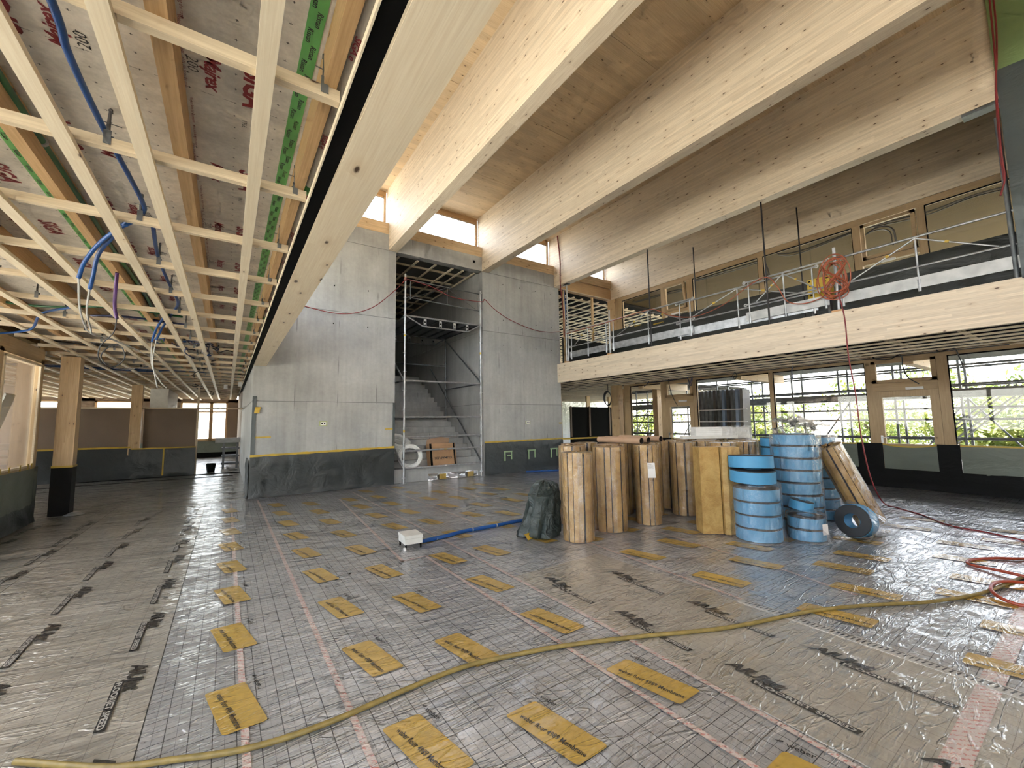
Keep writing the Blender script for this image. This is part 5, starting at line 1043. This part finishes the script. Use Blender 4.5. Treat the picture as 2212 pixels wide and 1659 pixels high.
# behind the right opening: dark partition, timber frame with glass, pale wall
rp = struct('wall_partition_right')
bx(11.95, 15.35, 13.02, 13.08, 0, 2.16).build('board', 'black', rp)
for x in (11.95, 13.05, 14.3, 15.32): bx(x-0.03, x+0.03, 12.97, 13.02, 0.9, 2.18).build('post', 'brown_board', rp)
for x in (12.2, 13.9, 15.9, 17.6): bx(x-0.12, x+0.12, 15.9, 16.0, 0, 2.87).build('timber_frame', 'frame_z', rp)
bx(9.33, 25.1, 21.0, 21.2, 0, 3.2).build('wall_back_right', 'conc')['kind'] = 'structure'
bx(11.9, 18.2, 15.93, 15.94, 0.9, 2.87).build('pane', 'glass', rp)
bx(10.1, 10.5, 18, 18.1, 0.1, 2.2).build('door_leaf', 'offwhite', rp)
bx(9.33, 22, 24.0, 24.2, 3.4, 6.4).build('wall_upper_back', 'brown_board')['kind'] = 'structure'

# ================================================================== services in the left ceiling
t = cable('green_conduit', 'long green conduit running along the left ceiling beside a batten', [(-0.86, -1.0, 3.07), (-0.875, 2.6, 3.07), (-0.87, 4.5, 3.07), (-0.845, 5.8, 3.07), (-0.85, 7.2, 3.05)], 0.020, 'green_pipe', cat='conduit', seg=10)
for y in (3.1, 4.4): tb([(-0.872, y-0.01, 3.07), (-0.872, y+0.01, 3.07)], 0.024, 10).build('clip_ring', 'cable_grey', t, True)
cable('blue_conduit', 'blue conduit bending along the left ceiling towards the hanging loops', [(-0.55, 1.0, 3.0), (-0.552, 1.924, 3.0), (-0.567, 2.19, 3.0), (-0.554, 2.671, 3.0), (-0.512, 3.393, 3.0), (-0.528, 3.60, 3.0), (-0.60, 3.75, 2.98), (-0.70, 3.85, 2.93), (-0.83, 4.08, 2.88), (-0.93, 4.25, 2.78), (-0.97, 4.33, 2.68)], 0.0135, 'blue_pipe', cat='conduit', seg=10)
cable('blue_conduit', 'second blue conduit looping down beside the first hanging loop', [(-0.40, 3.7, 3.0), (-0.60, 3.72, 2.98), (-0.72, 3.95, 2.93), (-0.85, 4.22, 2.86), (-0.93, 4.5, 2.75), (-0.955, 4.56, 2.66)], 0.0135, 'blue_pipe', cat='conduit', seg=10)
cable('blue_conduit', 'thin blue conduit running on from the hangers to the second loop', [(-0.50, 3.8, 2.99), (-0.539, 4.391, 2.99), (-0.546, 4.9, 2.99), (-0.54, 5.434, 2.99), (-0.528, 6.0, 2.98), (-0.60, 6.38, 2.95), (-0.75, 6.95, 2.86), (-0.83, 7.15, 2.72)], 0.0135, 'blue_pipe', cat='conduit', seg=10)
cable('blue_conduit', 'blue conduit of the second hanging loop, nearest the middle post', [(-0.66, 6.4, 2.93), (-0.80, 6.9, 2.84), (-0.88, 7.2, 2.70)], 0.0135, 'blue_pipe', cat='conduit', seg=10)
for a, lbl in (([(-0.97, 4.33, 2.68), (-0.99, 4.5, 2.5), (-1.02, 4.8, 2.42), (-1.14, 5.6, 2.48), (-1.27, 7.2, 2.68), (-1.25, 9.0, 2.80), (-1.2, 10.4, 2.86)], 'pale grey cable falling from the first blue loop in a long arc'),
               ([(-0.955, 4.56, 2.66), (-0.98, 4.65, 2.5), (-1.0, 4.9, 2.40), (-1.10, 5.5, 2.45), (-1.24, 7.0, 2.66), (-1.22, 8.8, 2.79)], 'second pale cable hanging beside the long arc'),
               ([(-0.83, 7.15, 2.72), (-0.86, 7.2, 2.45), (-0.83, 7.2, 2.25), (-0.80, 7.25, 2.08)], 'pale cable hanging straight from the second blue loop'),
               ([(-0.88, 7.2, 2.70), (-0.88, 7.3, 2.4), (-0.80, 7.35, 2.2), (-0.72, 7.4, 2.09)], 'pale cable hanging with a curl from the second blue loop')):
    cable('hanging_cable', lbl, a, 0.0075, 'cable_grey', group='pale cables under the left ceiling')
cable('purple_conduit', 'short purple conduit end hanging below the left ceiling', [(-0.88, 5.0, 2.95), (-0.90, 5.1, 2.80), (-0.90, 5.12, 2.66), (-0.88, 5.12, 2.55)], 0.0135, 'purple', cat='conduit', seg=10)
cable('hanging_cable', 'thin dark wire curling in a ring below the purple conduit', [(-0.88, 5.12, 2.55), (-0.90, 5.14, 2.42), (-0.99, 5.2, 2.30), (-1.0, 5.25, 2.18), (-0.92, 5.3, 2.12), (-0.84, 5.3, 2.20), (-0.86, 5.3, 2.31), (-0.93, 5.3, 2.33), (-1.0, 5.3, 2.22), (-0.93, 5.3, 2.12), (-0.80, 5.3, 2.11), (-0.66, 5.3, 2.14)], 0.005, 'cable_black')
for k, (y, mt, z) in enumerate(((6.75, 'green_pipe', 3.0), (7.1, 'cable_navy', 2.97), (9.1, 'cable_black', 2.965), (9.3, 'cable_black', 2.955), (13.0, 'blue_pipe', 2.965), (13.25, 'blue_pipe', 2.96))):
    lb_ = ['green conduit crossing the left ceiling near the cable loops', 'navy conduit crossing the left ceiling beside the green one', 'black conduit crossing the ceiling above the big timber post', 'second black conduit crossing above the big timber post', 'long blue conduit crossing the ceiling beyond the big post', 'second blue conduit crossing the ceiling beyond the big post'][k]
    x0 = -2.55 if y < 10 else -4.5
    cable('crossing_conduit', lb_, [(x0, y+0.1, z), (-1.9, y+0.25, z-0.02), (-1.2, y-0.02, z), (-0.55, y+0.12, z)], 0.0135, mt, cat='conduit', seg=8)
cable('blue_conduit', 'bright blue conduit coming from the glazed partition head', [(-2.62, 8.4, 2.83), (-2.2, 8.0, 2.86), (-1.9, 7.2, 2.93), (-1.55, 6.8, 2.97)], 0.014, 'blue_pipe', cat='conduit', seg=8)
t = thing('cable_tangle', 'tangle of blue and black cables at the left ceiling beyond the loops', 'cable', (-0.6, 8.8, 2.9)); rnd = random.Random(9)
for k in range(9):
    p0 = Vector((-0.9+0.09*k, 8.4+0.3*rnd.random(), 2.93)); pts = [p0]
    for q in range(6): pts.append(pts[-1] + Vector((rnd.uniform(-.05, .12), rnd.uniform(-.2, .35), rnd.uniform(-.04, .03)))); pts[-1].z = min(2.95, max(2.78, pts[-1].z))
    MB().tube(curve_pts(pts, 4), 0.010, 5).build('run', ('blue_pipe', 'cable_navy', 'cable_black')[k % 3], t, True)
t = thing('cable_tangle', 'dark cable knots hanging from the far left ceiling', 'cable', (-0.3, 13, 2.9))
for k in range(10):
    x, y = rnd.uniform(-0.9, 0.15), rnd.uniform(10.5, 21); pts = [Vector((x, y, 2.93))]
    for q in range(5): pts.append(pts[-1] + Vector((rnd.uniform(-.15, .15), rnd.uniform(-.3, .3), rnd.uniform(-.07, .04))))
    MB().tube(curve_pts(pts, 4), 0.010, 5).build('run', 'cable_black', t, True)
for x, y, lb_ in ((-0.10, 15.9, 'left small white lamp under the far left ceiling'), (0.26, 14.8, 'right small white lamp under the far left ceiling')):
    o = bx(x-0.05, x+0.05, y-0.05, y+0.05, 2.74, 2.865).build('site_lamp', 'white', None, label=lb_, category='lamp')
# sockets
for x, z, lb_ in ((1.86, 1.58, 'double wall socket on the concrete wall left of the stair'), (7.885, 1.53, 'double wall socket on the concrete wall right of the stair')):
    t = thing('wall_socket', lb_, 'socket', (x, 10.595, z)); m = bx(x-0.09, x+0.09, 10.588, 10.597, z-0.055, z+0.055).build('tape_surround', flat('pale_green_tape', (0.38, 0.42, 0.20)), t)
    bx(x-0.06, x+0.06, 10.578, 10.587, z-0.035, z+0.035).build('plate', 'paper', t)
    for dx in (-0.028, 0.028): MB().disc((x+dx, 10.5765, z), 0.017, 12, (0, -1, 0)).build('outlet', 'black', t)
# stacked things in the far passage
t = thing('trestle_stack', 'grey trestle table with stacked pallets in the far left passage', 'table', (0.1, 19.0, 0))
bx(-0.35, 0.40, 18.6, 19.2, 0.95, 1.12).build('top', 'alu', t)
for z in (0.15, 0.42, 0.70): bx(-0.15, 0.40, 18.7, 19.2, z, z+0.07).build('shelf', 'steel_dk', t)
for x in (-0.12, 0.3): bx(x, x+0.07, 18.65, 18.75, 0.0, 0.95).build('leg', 'steel_dk', t)
t = thing('bucket', 'dark bucket on the floor in the far left passage', 'bucket', (-0.42, 17.8, 0)); m = MB(); m.lathe([(0.0, 0.002), (0.11, 0.002), (0.15, 0.28), (0.14, 0.28), (0.10, 0.02), (0, 0.02)], 16, (-0.42, 17.8, 0)); m.build('body', 'black_film_dull', t, True)
# panels leaning behind the glass at the left edge
for i, (y, lb_) in enumerate(((11.0, 'wide pale panel leaning behind the glazed partition'), (11.35, 'narrow pale blue panel leaning behind the glazed partition'), (11.7, 'grey panel leaning behind the glazed partition'))): pass
for i, (y0, y1, mt, lb_) in enumerate(((8.95, 9.25, 'offwhite', 'narrow pale board leaning behind the left glass'), (9.32, 9.62, 'white', 'middle white board leaning behind the left glass'), (9.70, 10.05, 'offwhite', 'wide off white board leaning behind the left glass'))):
    t = thing('leaning_board', lb_, 'board', (-3.2, y0, 0), group='boards behind the left glass')
    m = MB(); m.add([(-3.35, y0, 0.01), (-3.35, y1, 0.01), (-2.85, y1, 2.5-0.2*i), (-2.85, y0, 2.5-0.2*i), (-3.37, y0, 0.03), (-3.37, y1, 0.03), (-2.87, y1, 2.52-0.2*i), (-2.87, y0, 2.52-0.2*i)], [(0, 1, 2, 3), (7, 6, 5, 4), (0, 3, 7, 4), (1, 5, 6, 2), (3, 2, 6, 7), (0, 4, 5, 1)]); m.build('board', mt, t)
bx(-9.3, -2.75, -6, 10.42, -0.2, 0.0).build('floor_terrace_left', 'mem_plain')['kind'] = 'structure'
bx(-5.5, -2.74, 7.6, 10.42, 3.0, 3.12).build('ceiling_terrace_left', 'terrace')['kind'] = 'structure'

# ================================================================== outside: scaffolding, stacked panels, trees
bx(12.3, 17.6, -6, 12, -0.25, -0.05).build('floor_terrace', 'conc')['kind'] = 'structure'
t = thing('facade_scaffold', 'tall tube scaffolding standing outside the ground floor windows', 'scaffold', (15.6, 4, -0.05))
for x in (15.5, 16.3):
    y = -5.5
    while y < 13.5: tb([(x, y, -0.05), (x, y, 5.8)], 0.030, 6).build('standard', 'steel_dk', t, True); y += 1.28
for x in (15.5, 16.3):
    for z in (0.45, 0.95, 1.45, 1.75, 2.35, 2.85): tb([(x, -6, z), (x, 13.5, z)], 0.028, 6).build('ledger', 'steel_dk', t, True)
for z in (2.02,): bx(15.5, 16.3, -6, 13.5, z, z+0.06).build('deck', 'steel_dk', t); bx(15.46, 15.49, -6, 13.5, z+0.06, z+0.22).build('toe_board', 'steel_dk', t)
y = -5.5; k = 0
while y < 13:
    a, b = ((y, 0.05), (y+1.28, 2.0)) if k % 2 else ((y+1.28, 0.05), (y, 2.0))
    if k % 3 != 1: tb([(16.3, a[0], a[1]), (16.3, b[0], b[1])], 0.022, 6).build('brace', 'steel_dk', t, True)
    y += 1.28; k += 1
for dx in (0, 0.12, 0.34, 0.46): tb([(15.9, 1.2-dx+0.2, 2.3), (15.9, 3.6-dx, 0.1)], 0.022, 6).build('stair_stringer', 'alu', t, True)
for k in range(9): f = k/8; MB().obox((15.75, 1.0+2.3*f, 2.2-2.0*f), (16.05, 1.0+2.3*f, 2.2-2.0*f), 0.16, 0.02).build('stair_tread', 'alu', t)
MAT['stored_grey'] = flat('stored_panel_grey', (0.10, 0.09, 0.08))
t = thing('stored_panels', 'row of tall blue grey panels stored upright outside behind a white rack', 'panels', (14.2, 8.0, 0)); pc = [MAT['steel_dk'], flat('pale_blue_panel', (0.22, 0.30, 0.44)), MAT['stored_grey']]
for k in range(12):
    y = 8.75 - 0.155*k; MB().obox((14.3+0.02*(k % 3), y, -0.04), (14.45, y, 2.55), 0.5, 0.09, (0, 1, 0)).build('panel', pc[(k*7) % 3] if k > 4 else pc[(k*2) % 3 if k % 2 else 0], t)
for z in (1.05, 1.45, 1.85): bx(13.9, 13.94, 6.75, 8.85, z, z+0.03).build('rack_bar', 'white', t)
bx(13.9, 13.94, 8.55, 8.62, -0.04, 2.5).build('rack_bar', 'white', t)
for y, lb_ in ((10.2, 'brown column outside the leftmost ground floor window'), (11.8, 'farther brown column outside the leftmost window')): bx(14.0, 14.25, y, y+0.22, -0.04, 2.94).build('terrace_column', 'post', None, label=lb_, category='column')
# trees: crown of many leaf cards around limbs
gl_ = G('sunlit_leaf'); v_, x_, y_, z_ = gl_.pos(); oi = gl_.n('ObjectInfo').outputs['Random']
lc = gl_.mix(gl_.mr(gl_.noise(v_, 1.6, 2), 0.35, 0.65), (0.09, 0.16, 0.025), (0.26, 0.29, 0.05)); gl_.pbr(lc, 0.6); MAT['leaf'] = gl_.m
MAT['bark'] = flat('bark', (0.09, 0.065, 0.045), 0.9)
def tree(label, x, y, h, cr, seed, n=5200):
    rnd = random.Random(seed); t = thing('tree', label, 'tree', (x, y, -3), group='trees outside the windows'); m = MB()
    tips = []; m.tube([(x, y, -3), (x+0.1, y, h*0.45-3)], [0.28, 0.17], 8)
    for i in range(9):
        a = rnd.uniform(0, 6.28); b0 = Vector((x+0.1, y, h*rnd.uniform(.3, .45)-3)); b1 = b0 + Vector((math.cos(a)*cr*.6, math.sin(a)*cr*.6, h*rnd.uniform(.15, .45))); m.tube([b0, (b0+b1)/2+Vector((0, 0, .2)), b1], [0.10, 0.06, 0.02], 5); tips += [b1, (b0+b1)/2]
    m.build('trunk', 'bark', t, True); m = MB()
    cl_ = [(p + Vector((rnd.gauss(0, cr*.25), rnd.gauss(0, cr*.25), rnd.gauss(0, cr*.22))), rnd.uniform(.5, 1.0)*cr*.36) for p in tips for _ in range(3)]
    for i in range(n):
        c_, r_ = rnd.choice(cl_); dv = Vector((rnd.gauss(0, 1), rnd.gauss(0, 1), rnd.gauss(0, 1))).normalized(); p = c_ + dv*r_*rnd.uniform(.6, 1.05); u = dv.orthogonal().normalized(); u = Matrix.Rotation(rnd.uniform(0, 6.28), 3, dv) @ u; w = (dv.cross(u)+dv*rnd.uniform(-.6, .6)).normalized(); s = rnd.uniform(.06, .13)
        m.quad(p-u*s, p+w*s*.5, p+u*s, p-w*s*.5)
    props(m.build('foliage', 'leaf', t), kind='stuff'); return t
for i, (x, y, h, cr, lb_) in enumerate(((27, 12.5, 7.0, 2.6, 'yellow green tree outside seen through the leftmost ground floor window'), (24, 18.5, 7.2, 2.3, 'tree outside at the far left of the window wall'), (28, 7.0, 6.8, 2.4, 'tree outside behind the scaffolding, right of the stored panels'), (25, 3.6, 7.0, 2.3, 'tree outside seen through the second door'), (23, 9.6, 6.0, 1.7, 'smaller tree outside beside the stored panels'), (21, 1.0, 6.4, 1.8, 'tree outside at the left of the rightmost window'), (26, -2.4, 6.4, 2.0, 'low tree outside at the right edge'))): tree(lb_, x, y, h, cr, i+3)
